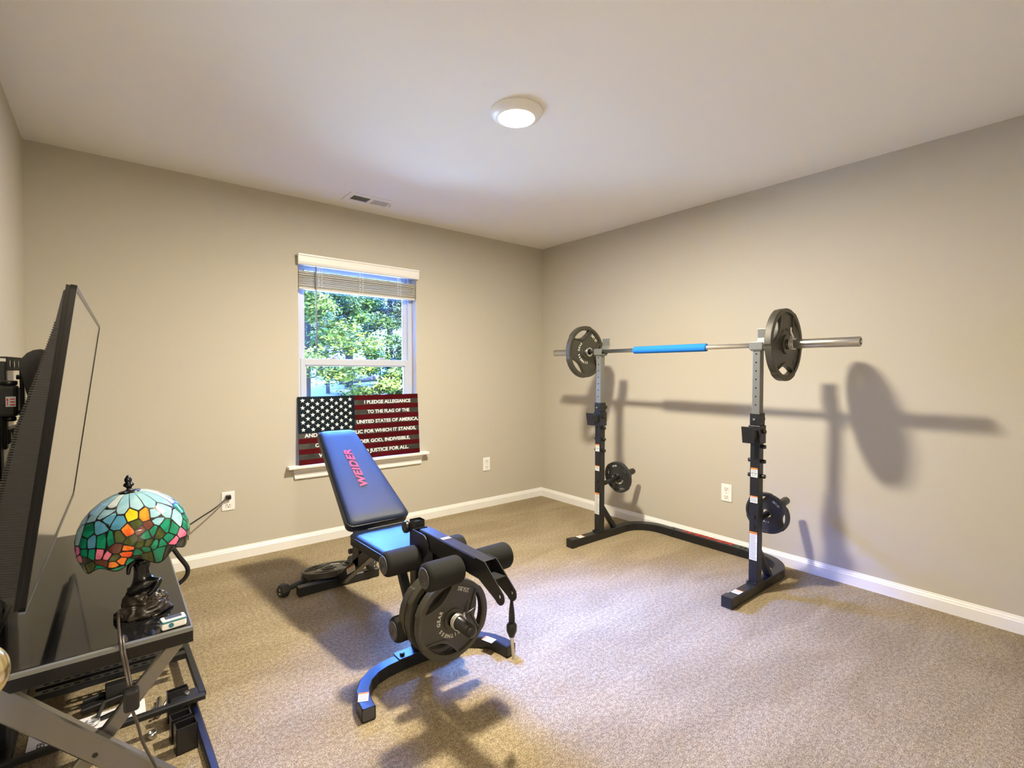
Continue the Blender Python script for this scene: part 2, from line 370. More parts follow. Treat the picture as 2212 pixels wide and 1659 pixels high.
# ------------------------------------------------------------ flag sign
def flag():
    t=thing('metal_flag_sign','metal flag sign with stars, stripes and white lettering, standing on the window sill','sign',(1.49,3.6,WZ0))
    x0,x1=1.016,1.953; hgt=.478; z0=WZ0+.001; yb=3.598; yt=3.634; w=x1-x0
    ax=Vector((0,yt-yb,hgt)).normalized(); T_=place((x0,yb,z0),(1,0,0),ax,(0,-ax.z,ax.y))   # local: x right, y up, z toward room
    Hh=hgt; sh=Hh/13
    m_red=mat('anodised_red',(.16,.006,.012),.30,metal=.75,var=.45,vscale=9); m_gry=mat('brushed_grey_metal',(.13,.13,.115),.35,metal=.85,var=.45,vscale=12); m_can=mat('dark_navy_metal',(.010,.022,.035),.30,metal=.7,var=.3)
    p=P().m(m_gry); p.box((0,0,-.0015),(w,Hh,0),T_)
    for i in range(13):
        if i%2==0: p.m(m_red); z=Hh-(i+1)*sh; p.box((0,z,0),(w,z+sh,.0008),T_)
    p.build('panel',t)
    cw=w*.433; N(m_can).box((0,Hh-7*sh,.0008),(cw,Hh,.0018),T_).build('canton',t)
    st=N(mat('polished_star',(.85,.85,.83),.3,metal=.2))
    for r in range(9):
        n=6 if r%2==0 else 5
        for c in range(n):
            x=cw*((c*2+1 if r%2==0 else c*2+2)/12); y=Hh-7*sh*(r+1)/10-.002
            star=[]
            for k in range(10):
                a=PI/2+k*PI/5; rr=.0165 if k%2==0 else .0066; star.append((x+rr*math.cos(a),y+rr*math.sin(a),.0026))
            base=[(q[0],q[1],.0018) for q in star]; vv=[(x,y,.0042)]+star+base
            st.raw(vv,[(0,1+k,1+(k+1)%10) for k in range(10)]+[(1+k,11+k,11+(k+1)%10,1+(k+1)%10) for k in range(10)],T_)
    st.build('stars',t)
    lt=N(mat('bright_letter',(.88,.88,.90),.4))
    rows=[('I PLEDGE ALLEGIANCE',.515,.927,1),('TO THE FLAG OF THE',.54,.915,3),('UNITED STATES OF AMERICA,',.447,.995,5),('AND TO THE REPUBLIC FOR WHICH IT STANDS,',.045,.972,7),('ONE NATION UNDER GOD, INDIVISIBLE,',.12,.91,9),('WITH LIBERTY AND JUSTICE FOR ALL.',.145,.895,11)]
    for s_,a,b_,i in rows:
        y=Hh-(i+.5)*sh; lt.text(s_,.036,.0016,T_@Matrix.Translation(((a+b_)/2*w,y,.0012)),bold=.0009,width=(b_-a)*w)
    lt.build('lettering',t)
flag()

# ------------------------------------------------------------ small wall fittings
def outlet(loc,nx,label,plug=False):
    """duplex socket; nx = outward normal, plate hangs on the wall"""
    t=thing('power_outlet',label,'outlet',loc); z=Vector(nx); x=Vector((0,0,1)).cross(z); T_=place(loc,x,(0,0,1),z)
    N(M_white).box((-.038,-.061,0),(.038,.061,.006),T_,bev=.004).build('cover_plate',t)
    for s_ in (1,-1):
        f=N(M_trim); f.box((-.017,s_*.028-.014,.004),(.017,s_*.028+.014,.0085),T_,bev=.003); 
        f.m(M_ink); f.box((-.009,s_*.028-.001,.008),(-.006,s_*.028+.009,.0092),T_); f.box((.006,s_*.028-.001,.008),(.009,s_*.028+.009,.0092),T_); f.cyl((0,s_*.028-.008,.008),(0,s_*.028-.008,.0092),.003,12,T=T_)
        f.build('socket',t)
    N(M_steel).cyl((0,0,.005),(0,0,.0075),.0035,12,T=T_).build('screw',t)
    return T_
outlet((2.656,YB,.3925),(0,-1,0),'white duplex outlet on the back wall near the room corner, nothing plugged in')
outlet((XR,1.732,.393),(-1,0,0),'white duplex outlet low on the right wall behind the squat rack')
outlet((.587,YB,.390),(0,-1,0),'white duplex outlet left of the window with a black plug in it')
pc=N(M_blk2)
pc.box((.570,YB-.035,.405),(.600,YB-.007,.432),bev=.004); pc.tube(smooth_path([(.585,YB-.03,.418),(.56,3.60,.408),(.50,3.57,.372),(.40,3.50,.337),(.30,3.42,.30),(.18,3.32,.24),(.10,3.25,.10),(.06,3.2,.012)]),.0042,8)
tag(pc.build('plugged_cable'),'thin black power cord running from the wall outlet down behind the stained glass lamp','cord')
hz=N(M_blk2).tube(smooth_path([(.10,2.80,.012),(.14,2.78,.07),(.17,2.74,.25),(.190,2.72,.42),(.205,2.70,.44),(.236,2.70,.385),(.264,2.70,.335),(.268,2.70,.305),(.255,2.70,.278),(.225,2.70,.258),(.19,2.70,.25),(.15,2.74,.20),(.13,2.80,.10),(.12,2.86,.012)]),.0095,12)
tag(hz.build('cable_loop'),'thick black cable bending in a loop beside the far edge of the glass table','cable')

def vent():
    t=thing('ceiling_vent','white rectangular ceiling vent with two banks of louvres above the window','vent',(1.447,3.385,H))
    x0,x1,y0,y1=1.278,1.616,3.290,3.475
    f=N(M_trim); z=H
    f.box((x0,y0,z-.006),(x1,y0+.045,z)); f.box((x0,y1-.045,z-.006),(x1,y1,z)); ym0,ym1=y0+.045,y1-.045; f.box((x0,ym0,z-.006),(x0+.035,ym1,z)); f.box((x1-.035,ym0,z-.006),(x1,ym1,z)); f.box((1.436,ym0,z-.006),(1.458,ym1,z)); f.cyl((x0+.018,3.38,z-.007),(x0+.018,3.38,z-.005),.004,10); f.build('frame',t)
    N(M_ink).box((x0+.03,y0+.04,z-.0015),(x1-.03,y1-.04,z-.0005)).build('duct_opening',t)
    for a,b_,tl in ((x0+.035,1.436,-50),(1.458,x1-.035,50)):
        l=N(M_trim); n=9
        for i in range(n):
            x=a+(b_-a)*(i+.5)/n; l.box((-.0035,y0+.045,-.0006),(.0035,y1-.045,.0006),Matrix.Translation((x,0,z-.0036))@Matrix.Rotation(R(tl),4,'Y'))
        l.build('louvres',t)
    N(M_trim).box((x1-.024,3.36,z-.016),(x1-.018,3.40,z-.004),bev=.001).build('lever',t)
vent()
def ceiling_light():
    c=(1.483,1.802,H)
    t=thing('ceiling_light','round white flush ceiling light, switched on, glowing warm','light',c); T_=Matrix.Translation(c)
    N(M_white).lathe([(.0,0),(.122,0),(.122,-.006),(.112,-.022),(.088,-.034),(.080,-.034),(.078,-.026),(0,-.026)],T_,48).build('trim_ring',t)
    N(mat('lamp_diffuser',(.9,.9,.9),.5,emit=LAMP_E,ecol=(1,.83,.60))).lathe([(.078,-.030),(.070,-.038),(.05,-.043),(.02,-.045),(0,-.0455)],T_,48).build('diffuser',t)
    l=bpy.data.lights.new('lamp_glow','AREA'); l.shape='DISK'; l.size=.16; l.energy=LAMP_W; l.color=(1,.90,.72)
    o=bpy.data.objects.new('lamp_glow',l); COL.objects.link(o); o.location=(c[0],c[1],H-.052)
    # added fill light in the unseen hall behind the doorway
    l=bpy.data.lights.new('hall_fill_light','POINT'); l.energy=HALL_FILL_W; l.color=(1,.86,.70); l.shadow_soft_size=.12
    o=bpy.data.objects.new('hall_fill_light',l); COL.objects.link(o); o.location=(.5,YF-.9,H-.25)
LAMP_E=60.0
ceiling_light()

# ------------------------------------------------------------ weight plates
def plate_mesh(Rr,th,m,letters,wt,small=False):
    """grip plate lying in XY, lettering on +Z; returns root empty with parts"""
    def lens(a,ro,ri,hw,n=14):
        pts=[(ro*math.cos(R(a+x)),ro*math.sin(R(a+x))) for x in [(-hw+2*hw*i/n) for i in range(n+1)]]
        for i in range(1,n):
            x=hw-2*hw*i/n; k=1-(x/hw)**2; rr=ro-(ro-ri)*(k**.75); pts.append((rr*math.cos(R(a+x)),rr*math.sin(R(a+x))))
        return pts
    def circ(r,n=72,mod=0):
        o=[]
        for i in range(n):
            a=360*i/n; k=1
            if mod: 
                q=((a-90+60)%120)-60; k=1 if abs(q)<34 else .972
            o.append((r*k*math.cos(R(a)),r*k*math.sin(R(a))))
        return o
    b=P().m(m)
    ri,hw=(.68,21) if small else (.57,33)
    hs=[lens(90+120*i,Rr*.85,Rr*ri,hw) for i in range(3)]
    b.shape([circ(Rr*.93)]+[circ(.0255,28)]+hs,th*.5,bev=.0015)
    b.shape([circ(Rr,108,1),circ(Rr*.865,72)],th,bev=.003)
    b.shape([circ(Rr*.26,36),circ(.0255,28)],th*1.0,bev=.002)
    for i in range(3):   # raised lips round the hand grips
        a=90+120*i; out=lens(a,Rr*.90,Rr*(ri-.08),hw+4); b.shape([out,lens(a,Rr*.84,Rr*(ri+.01),hw-1)],th*.86,bev=.002)
    return b
def plate(name,Rr,th,m,lm,wt,label,cat='weight plate'):
    t=thing(name,label,cat,(0,0,0))
    plate_mesh(Rr,th,m,lm,wt,Rr<.13).build('disc',t)
    l=N(lm); word='FITNESS GEAR'; r=Rr*.40; z=th*.25+.0006
    for side in (1,-1):
        F=Matrix.Identity(4) if side==1 else Matrix.Rotation(PI,4,'Y')
        for i,ch in enumerate(word):
            if ch==' ': continue
            a=R(258-i*13.5); T_=F@Matrix.Rotation(a-PI/2,4,'Z')@Matrix.Translation((0,r,z)); l.text(ch,Rr*.125,.0016,T_,bold=.0003)
        a=R(30); l.text(wt,Rr*.14,.0016,F@Matrix.Rotation(a+PI/2,4,'Z')@Matrix.Translation((0,-Rr*.72,z)),bold=.0003)
    l.build('lettering',t); return t

# ------------------------------------------------------------ stickers
def sticker(t,T_,w,h,lines=6,arrow=False,name='warning_label',lab='white and orange warning sticker'):
    """local x right, y up, z out, centred"""
    p=N(M_lab); p.box((-w/2,-h/2,0),(w/2,h/2,.0006),T_)
    oh=min(.012,h*.18); p.m(M_org); p.box((-w/2,h/2-oh,.0004),(w/2,h/2,.0009),T_)
    p.m(M_ink); p.text('WARNING',oh*.8,.0003,T_@Matrix.Translation((0,h/2-oh/2,.001)),width=w*.7)
    random.seed(int(w*h*1e6)); bottom=h/2-oh; n=lines; dy=(h-oh)/(n+1)
    for i in range(n):
        y=bottom-dy*(i+.8); a=-w/2+w*.08; e=w/2-w*random.choice((.08,.1,.22))
        if arrow and n//2<=i<=n//2: p.box((-w*.3,y-.0015,.0004),(w*.3,y+.0015,.0009),T_); p.raw([(w*.42,y,.0009),(w*.28,y+.005,.0009),(w*.28,y-.005,.0009)],[(0,1,2)],T_); p.raw([(-w*.42,y,.0009),(-w*.28,y-.005,.0009),(-w*.28,y+.005,.0009)],[(0,1,2)],T_); continue
        p.box((a,y-dy*.16,.0004),(e,y+dy*.16,.0008),T_)
    o=p.build(name,t); o['label']=lab; return o

# ------------------------------------------------------------ squat rack
def rack():
    t=thing('squat_rack','black steel squat rack with silver telescoping posts, standing against the right wall','rack',(2.9,1.86,0))
    ys=(1.284,2.425); xu=2.802; h=.056; xb=3.283; xf=2.487
    tube_h=h/2
    for s_,y in ((1,ys[0]),(-1,ys[1])):
        r=.20; pts=[(xf+.03,y),(xb-r-.03,y)]
        pts+= [(xb-r+r*math.sin(R(a))-.0,y+s_*(r-r*math.cos(R(a)))) for a in range(0,91,9)]
        pts+=[(xb,1.855-s_*.265)]
        f=N(M_blk).rect([(q[0],q[1],tube_h) for q in pts],.056,h); f.build('foot',t)
        N(M_blk2).box((xf,y-.031,0),(xf+.055,y+.031,h+.004),bev=.003).build('end_cap',t)
        sticker(t,place((2.60,y,h+.0004),(0,-1,0),(1,0,0),(0,0,1)),.042,.055,3)
    c=N(M_blk); c.rect([(xb,1.855-.285,tube_h),(xb,1.855+.285,tube_h)],.060,h+.005)
    for y in (1.60,2.11):
        c.cyl((xb-.031,y,.03),(xb-.036,y,.03),.009,6); c.cyl((xb,y,h),(xb,y,h+.006),.009,6)
    c=c.build('crossbar',t)
    lg=N(M_red).text('WEIDER',.062,.0012,place((xb-.001,1.855,h+.0038),(0,-1,0),(1,0,0),(0,0,1)),bold=.0012,shear=.25,width=.385,space=1.12).build('logo_lettering',c); lg['label']='red printed logo lettering'
    for s_,y in ((1,ys[0]),(-1,ys[1])):
        u=N(M_blk); u.box((xu-.0275,y-.025,h),(xu+.0275,y+.025,.965),bev=.004); u.box((xu-.045,y-.030,h),(xu+.075,y+.030,h+.006),bev=.001)
        for dx in (-.040,):
            for dy in (-.02,.02): u.cyl((xu+dx,y+dy,h+.005),(xu+dx,y+dy,h+.013),.007,6)
        up=u.build('upright',t)
        N(M_blk).box((xu-.031,y-.0285,.94),(xu+.031,y+.0285,1.008),bev=.004).build('collar',t)
        N(M_chr).cyl((xu-.031,y+.002,.972),(xu-.040,y+.002,.972),.006,10,bev=.002).build('detent_pin',t)
        N(M_blk2).cyl((xu+.031,y,.972),(xu+.062,y,.972),.018,20,bev=.004).build('lock_knob',t)
        # silver telescoping post
        s=N(M_sil).box((xu-.0235,y-.0215,1.0),(xu+.0235,y+.0215,1.362),bev=.004); s.m(mat('dark_hole',(.006,.006,.006),.8))
        for i in range(8):
            z=1.335-i*.047
            if z>1.012: s.cyl((xu-.0234,y,z),(xu-.0240,y,z),.0048,14)
        s.build('inner_post',t)
        # cradle that carries the bar: saddle, front lip, tall back plate
        k=N(M_sil); k.box((xu-.030,y-.030,1.352),(xu+.034,y+.030,1.366),bev=.003)
        k.box((xu-.034,y-.036,1.358),(xu-.027,y+.036,1.402),bev=.003)
        k.box((-.004,-.034,0),(.004,.034,.075),Matrix.Translation((xu+.031,y,1.360))@Matrix.Rotation(R(24),4,'Y'),bev=.0025)
        k.box((-.004,-.032,0),(.004,.032,.052),Matrix.Translation((xu+.062,y,1.428))@Matrix.Rotation(R(-4),4,'Y'),bev=.0025)
        k.build('bar_cradle',t)
        # sliding safety hook
        q=N(M_blk); q.box((xu-.037,y-.033,.838),(xu+.037,y+.033,.940),bev=.004); q.box((xu-.105,y-.021,.872),(xu-.03,y+.021,.918),bev=.003)
        q.box((-.003,-.033,-.046),(.003,.033,.046),Matrix.Translation((xu-.108,y,.892))@Matrix.Rotation(R(-10),4,'Y'),bev=.002); q.build('safety_hook',t)
        for z in (.905,.822,.740,.657):
            for sg in (1,-1):
                if sg==1 and z>.8: continue
                N(M_blk2).cyl((xu+.002,y+sg*.025,z),(xu+.002,y+sg*.047,z),.0115,16,bev=.002).build('stop_peg',t)
        for z in (.431,.374): N(M_blk2).cyl((xu-.0275,y,z),(xu-.036,y,z),.010,6).build('bolt',t)
        X_=(0,-1,0); Zn=(-1,0,0)
        sticker(t,place((xu-.0277,y,.677),X_,(0,0,1),Zn),.037,.052,5,True); sticker(t,place((xu-.0277,y,.527),X_,(0,0,1),Zn),.040,.038,3); sticker(t,place((xu-.0277,y,.266),X_,(0,0,1),Zn),.042,.158,26)
        # diagonal brace
        N(M_blk).rect([(xu+.022,y,.235),(xu+.165,y,h)],.040,.030,up=(1,0,.6)).build('brace',t)
        # plate storage peg, tipped up slightly
        g=N(M_blk2); g.cyl((xu+.027,y,.402),(xu+.385,y,.452),.0165,20,bev=.004); g.cyl((xu+.027,y,.402),(xu+.20,y,.4262),.0145,20); g.cyl((xu+.37,y,.4498),(xu+.40,y,.454),.0225,20,bev=.006); g.cyl((xu+.270,y,.4360),(xu+.385,y,.452),.024,20,bev=.003); g.build('plate_peg',t)
rack()
p10=plate('weight_plate',.122,.026,M_rub,M_letw,'10 LBS','small black grip plate stored low on the peg behind the near rack upright')
def put(o,loc,x,y,z): o.matrix_world=place(loc,x,y,z)
TL=R(8)
dv=Vector((math.cos(TL),0,math.sin(TL))); 
def face_x(o,loc,roll,sgn=-1):
    """plate axis along rack peg; lettered side toward -X"""
    z=-dv; a=Vector((0,-math.cos(roll),0))+dv.cross(Vector((0,1,0))).normalized()*math.sin(roll); a=a.normalized(); put(o,loc,a,z.cross(a),z)
p10b=copy_tree(p10); p10b['label']='small black grip plate stored low on the peg behind the far rack upright'
for o in (p10,p10b): o['group']='small plates stored on the rack pegs'
face_x(p10,(2.940,1.284,.4205),.35); face_x(p10b,(3.015,2.425,.4312),1.3)

# ------------------------------------------------------------ barbell
def barbell():
    x=2.802; z=1.383
    t=thing('barbell','chrome barbell resting across the top cradles of the squat rack','barbell',(x,1.85,z))
    N(M_chr).cyl((x,1.18,z),(x,2.54,z),.0140,20).build('shaft',t)
    for ya,yb,yc in ((1.195,.800,1.178),(2.530,2.905,2.545)):
        s=N(M_steel); s.cyl((x,ya,z),(x,yb,z),.0245,28,bev=.002); s.cyl((x,ya,z),(x,yc,z),.036,28,bev=.004); sg=-1 if yb<ya else 1
        s.m(M_ink); s.cyl((x,yb,z),(x,yb+sg*.0006,z),.016,20); s.m(M_steel); s.cyl((x,yb,z),(x,yb+sg*.002,z),.009,6); s.build('sleeve',t)
    f=N(M_blue); y0,y1=1.590,2.125; pr=[(.0145,y0),(.020,y0),(.0235,y0+.004),(.0245,y0+.01),(.0245,y1-.01),(.0235,y1-.004),(.020,y1),(.0145,y1)]
    f.lathe([(r,y) for r,y in pr],place((x,0,z),(1,0,0),(0,0,-1),(0,1,0)),28)
    tag(f.build('foam_bar_pad'),'bright blue foam pad wrapped round the middle of the barbell','bar pad')
barbell()
big=plate('weight_plate',.196,.036,M_iron,M_iron,'35 LBS','large dark iron grip plate on the near sleeve of the barbell')
big2=copy_tree(big); big2['label']='large dark iron grip plate on the far sleeve of the barbell'
for o in (big,big2): o['group']='large plates on the barbell'
a=R(-62); put(big,(2.802,1.150,1.383),(math.cos(a),0,math.sin(a)),Vector((0,-1,0)).cross(Vector((math.cos(a),0,math.sin(a)))),(0,-1,0))
a=R(20); put(big2,(2.802,2.578,1.383),(math.cos(a),0,math.sin(a)),Vector((0,-1,0)).cross(Vector((math.cos(a),0,math.sin(a)))),(0,-1,0))
for ch in big2.children:
    if ch.name.startswith('lettering'): ch.data=ch.data.copy(); ch.data.materials[0]=M_letw
def spring_clip(loc,ax,x,label,r=.0275,sc=1):
    """coil collar with two grips; axis ax"""
    ax=Vector(ax).normalized(); x=Vector(x).normalized(); y=ax.cross(x); T_=place(loc,x,y,ax)
    t=thing('spring_collar',label,'collar',loc)
    n=60; pts=[((r)*math.cos(2*PI*i/20*1.0417),(r)*math.sin(2*PI*i/20*1.0417),-.012+.024*i/n) for i in range(n+1)]
    N(M_chr).tube(pts,.0026,8,T=T_).build('coil',t)
    for q,z,a in ((pts[0],-.012,0),(pts[-1],.012,0)):
        aa=math.atan2(q[1],q[0]); u=Vector((math.cos(aa),math.sin(aa),0)); e=Vector(q)+u*.016; e2=e+u*.045
        N(M_chr).tube([q,e],.0026,8,T=T_).build('arm',t); N(M_blk2 if sc==1 else M_chr).cyl(e,e2,.0062,12,bev=.002,T=T_).build('grip',t)
spring_clip((2.802,1.105,1.383),(0,-1,0),(0,0,1),'chrome spring clip behind the near plate on the barbell sleeve',sc=0)

# ------------------------------------------------------------ weight bench
BX=1.015
def cap_roller(t,xa,xb,y,z,r=.050,outer=None):
    """foam roller along X; outer end (xa) has a plastic cap"""
    f=N(M_foam); d=1 if xb>xa else -1; L_=abs(xb-xa); b=.014
    pr=[(.012,0),(r-.016,0),(r-.006,.004),(r-.001,.012),(r,.02),(r,L_-.02),(r-.001,L_-.012),(r-.006,L_-.004),(r-.016,L_),(.012,L_)]
    T_=place((xa,y,z),(0,1,0),(0,0,d),(d,0,0)); f.lathe(pr,T_,32); o=f.build('foam_roller',t)
    if outer:
        N(M_cap).lathe([(0,-.004),(.008,-.004),(.009,-.0025),(.012,-.0025),(.013,-.004),(.034,-.003),(.037,0),(.034,.003),(0,.003)],T_,32).build('end_cap',o)
    return o
def pad(name,t,outline,th,T_,puff=.012):
    """upholstered pad: outline list (2D), extrudes -z, domed on top"""
    n=len(outline); cx=sum(p[0] for p in outline)/n; cy=sum(p[1] for p in outline)/n
    rings=[(1.0,-th),(1.0,-.010),(.992,-.004),(.975,.000),(.93,puff*.55),(.85,puff*.85),(.6,puff),(.3,puff)]
    v=[];f=[]
    for k,z in rings:
        for q in outline:
            # inset by distance rather than by scale
            d=(1-k)*.14; dx,dy=q[0]-cx,q[1]-cy; hx=max(abs(p[0]-cx) for p in outline); hy=max(abs(p[1]-cy) for p in outline)
            sx=(1-d/hx) if k>.9 else k; sy=(1-d/hy) if k>.9 else (1-(1-k)*hx/hy*1.0)
            v.append((cx+dx*sx,cy+dy*sy,z))
    m=len(rings)
    for i in range(m-1):
        for j in range(n): a=i*n+j; b=i*n+(j+1)%n; f.append((a,b,b+n,a+n))
    f.append(tuple(range((m-1)*n,m*n))); f.append(tuple(range(n))[::-1])
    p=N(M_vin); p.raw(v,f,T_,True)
    o=p.build(name,t)
    e=N(M_vin2).tube([T_@Vector((q[0],q[1],-.007)) for q in outline]+[T_@Vector((outline[0][0],outline[0][1],-.007))],.0028,6).build('piping',o)
    return o
def rrect(w0,w1,h,r,n=5):
    """rounded trapezoid: bottom half-width w0, top half-width w1, height h"""
    o=[]
    for cx,cy,a0 in ((w0-r,r,-90),(w1-r,h-r,0),(-w1+r,h-r,90),(-w0+r,r,180)):
        for i in range(n+1): a=R(a0+90*i/n); o.append((cx+r*math.cos(a),cy+r*math.sin(a)))
    # subdivide the long straight sides so shading stays even
    res=[]
    for i,q in enumerate(o):
        p=o[(i+1)%len(o)]; res.append(q); L_=math.hypot(p[0]-q[0],p[1]-q[1]); k=int(L_/.06)
        for j in range(1,k+1): res.append((q[0]+(p[0]-q[0])*j/(k+1),q[1]+(p[1]-q[1])*j/(k+1)))
    return res
def bench():
    t=thing('weight_bench','black adjustable weight bench, backrest raised, with foam leg rollers and a bent front foot','bench',(BX,2.2,0))
    # rear foot
    f=N(M_blk); f.rect([(.785,2.825,.027),(1.245,2.825,.027)],.05,.05,cap=False); f.rect([(.785,2.825,.027),(1.245,2.825,.027)],.044,.044)
    for x in (.95,1.08): f.cyl((x,2.80,.028),(x,2.794,.028),.009,6)
    f.build('rear_foot',t)
    # front foot: straight middle, both ends swept forward
    pts=[(.693,1.650),(.698,1.70),(.715,1.755),(.748,1.806),(.795,1.842),(.85,1.860),(.93,1.868)]
    pts=pts+[(2*BX-x,y) for x,y in pts[::-1]]
    f=N(M_blk).rect([(x,y,.026) for x,y in pts],.050,.050,cap=False); f.build('front_foot',t)
    inn=N(M_ink); inn.rect([(x,y,.026) for x,y in [pts[0],pts[1]]],.044,.044); inn.rect([(x,y,.026) for x,y in pts[-2:]],.044,.044); inn.build('tube_end',t)
    g=N(M_blk); g.box((BX-.11,1.84,.051),(BX+.11,1.90,.056),bev=.001); 
    for x in (BX-.085,BX+.085): g.cyl((x,1.868,.056),(x,1.868,.066),.010,6)
    g.build('foot_plate',t)
    a=math.atan2(1.700-1.65,.698-.693); 
    sticker(t,place((.700,1.715,.0512),(.9,-.43,0),(.43,.9,0),(0,0,1)),.036,.050,5)
    d=Vector((-(.715-.698),1.755-1.70,0)).normalized(); sticker(t,place((1.285,1.742,.0512),(d.y,-d.x,0),(d.x,d.y,0),(0,0,1)),.036,.055,4)
    # uprights and beam
    u=N(M_blk); u.rect([(BX,1.885,.05),(BX,1.895,.600)],.050,.050,up=(0,-1,0),cap=False); u.rect([(BX,1.885,.05),(BX,1.895,.590)],.044,.044,up=(0,-1,0)); u.build('front_upright',t)
    N(M_blk).rect([(BX,1.915,.13),(BX,2.10,.425)],.040,.028,up=(0,1,0)).build('front_brace',t)
    N(M_blk).rect([(BX,2.235,.410),(BX,2.785,.050)],.050,.054,up=(0,.5,.87)).build('main_beam',t)
    sticker(t,place((BX-.0255,2.585,.173),(0,-.88,.47),(0,.47,.88),(-1,0,0)),.13,.030,4,name='instruction_label',lab='long pale instruction sticker')
    N(M_blk).box((BX-.025,1.92,.375),(BX+.025,2.27,.412),bev=.003).build('seat_rail',t)
    N(M_blk2).cyl((BX-.018,1.940,.562),(BX-.040,1.940,.562),.026,24,bev=.006).build('adjustment_knob',t)
    # seat
    T_=place((BX,1.93,.455),(1,0,0),(0,1,.05),(0,0,1)); 
    N(M_blk).box((BX-.09,1.96,.425),(BX+.09,2.20,.435)).build('seat_bracket',t)
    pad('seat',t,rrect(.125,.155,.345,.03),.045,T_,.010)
    # backrest: lower edge, upper edge
    lo=Vector((BX,2.262,.508)); hi=Vector((BX,2.868,.890)); ax=(hi-lo); L_=ax.length; ax.normalize(); nz=Vector((1,0,0)).cross(ax)
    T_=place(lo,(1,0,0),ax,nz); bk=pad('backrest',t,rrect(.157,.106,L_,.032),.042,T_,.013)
    lg=N(M_pink).text('WEIDER',.056,.0010,T_@Matrix.Translation((.000,.375,.0136))@Matrix.Rotation(PI/2,4,'Z'),bold=.0014,shear=.22,width=.290,space=1.12).build('logo_lettering',bk); lg['label']='pink-red printed logo lettering'
    fr=N(M_blk)
    for sx in (-.05,.05): fr.rect([T_@Vector((sx,.03,-.055)),T_@Vector((sx,.55,-.055))],.025,.025,up=nz)
    fr.rect([T_@Vector((-.06,.1,-.055)),T_@Vector((.06,.1,-.055))],.025,.025,up=nz); fr.build('backrest_frame',t)
    N(M_blk).rect([(BX,2.500,.600),(BX,2.530,.215)],.050,.085,up=(0,1,0)).build('back_support',t)
    N(M_blk2).cyl((BX-.034,2.59,.27),(BX+.034,2.59,.27),.014,14).build('ladder_pin',t)
    # front lever
    br=N(M_blk)
    for sx in (-1,1):
        T2=place((BX+sx*.0315,0,0),(0,1,0),(0,0,1),(1,0,0)); br.shape([[(1.868,.570),(1.80,.570)]+[(1.79+.048*math.cos(R(q)),.522+.048*math.sin(R(q))) for q in range(90,271,15)]+[(1.868,.474)]],.006,T2,bev=.001)
    br.box((BX-.030,1.862,.47),(BX+.030,1.870,.572)); br.build('pivot_bracket',t)
    ar=N(M_blk); ar.rect([(BX,1.825,.545),(BX,1.372,.545)],.054,.070,cap=False); ar.rect([(BX,1.825,.545),(BX,1.40,.545)],.048,.064)
    for sx in (-1,1):
        T2=place((BX+sx*.0255,0,0),(0,1,0),(0,0,1),(1,0,0)); tip=[(1.283+.026*math.cos(R(q)),.489+.026*math.sin(R(q))) for q in range(140,321,15)]
        ar.shape([[(1.42,.582),(1.366,.582)]+tip+[(1.40,.512),(1.46,.512)],[(1.280+.0055*math.cos(R(q)),.492+.0055*math.sin(R(q))) for q in range(0,360,30)]],.004,T2,bev=.0006)
    ar.box((BX-.026,1.31,.535),(BX+.026,1.372,.539)); ar=ar.build('lever_arm',t)
    sticker(t,place((BX,1.66,.5804),(-1,0,0),(0,-1,0),(0,0,1)),.036,.022,1)
    N(M_blk).rect([(BX,1.822,.545),(BX,1.805,.175)],.045,.045,up=(0,-1,0)).build('leg_lever',t)
    # rollers in pairs on their axles
    for y,z,hw,skip in ((1.827,.468,.186,0),(1.505,.520,.184,0),(1.775,.222,.170,0)):
        N(M_blk2).cyl((BX-hw+.01,y,z),(BX+hw-.01,y,z),.011,14).build('axle',t)
        for s_ in (-1,1): cap_roller(t,BX+s_*hw,BX+s_*.036,y,z,outer=True)
    # weight peg on the leg lever
    a0=Vector((BX,1.80,.283)); a1=Vector((BX,1.485,.283)); g=N(M_blk2); g.cyl(a0,a1,.0235,28); g.ball(a1,.0238,seg=24,sc=(1,.6,1)); g.build('weight_peg',t)
    return t
bench()
pl=plate('weight_plate',.158,.034,M_iron,M_letw,'25LBS','front plate of the three on the bench weight peg, its 25LBS lettering showing')
pls=[pl,copy_tree(pl),copy_tree(pl)]
lab=[None,'middle plate of the three on the bench weight peg','rear plate of the three on the bench weight peg, nearest the lever']
for i,(o,y,al) in enumerate(zip(pls,(1.618,1.694,1.732),(35,150,80))):
    if lab[i]: o['label']=lab[i]
    o['group']='plates on the bench weight peg'
    a=R(al); x=Vector((math.cos(a),0,math.sin(a))); z=Vector((0,-1,0)); put(o,(BX,y,.281),x,z.cross(x),z)
spring_clip((BX,1.572,.283),(0,-1,0),(.966,0,.26),'black-handled spring clip locking the plates on the bench weight peg')
fp=copy_tree(pl); fp['label']='iron grip plate lying flat on the carpet behind the rear bench foot'; fp['group']='loose plates'; 
n=Vector((0,.187,1)).normalized(); x=Vector((1,0,0)); 
x=Vector((.9,.42,0)); x=(x-n*x.dot(n)).normalized(); put(fp,(1.005,2.968,.048),x,n.cross(x),n)
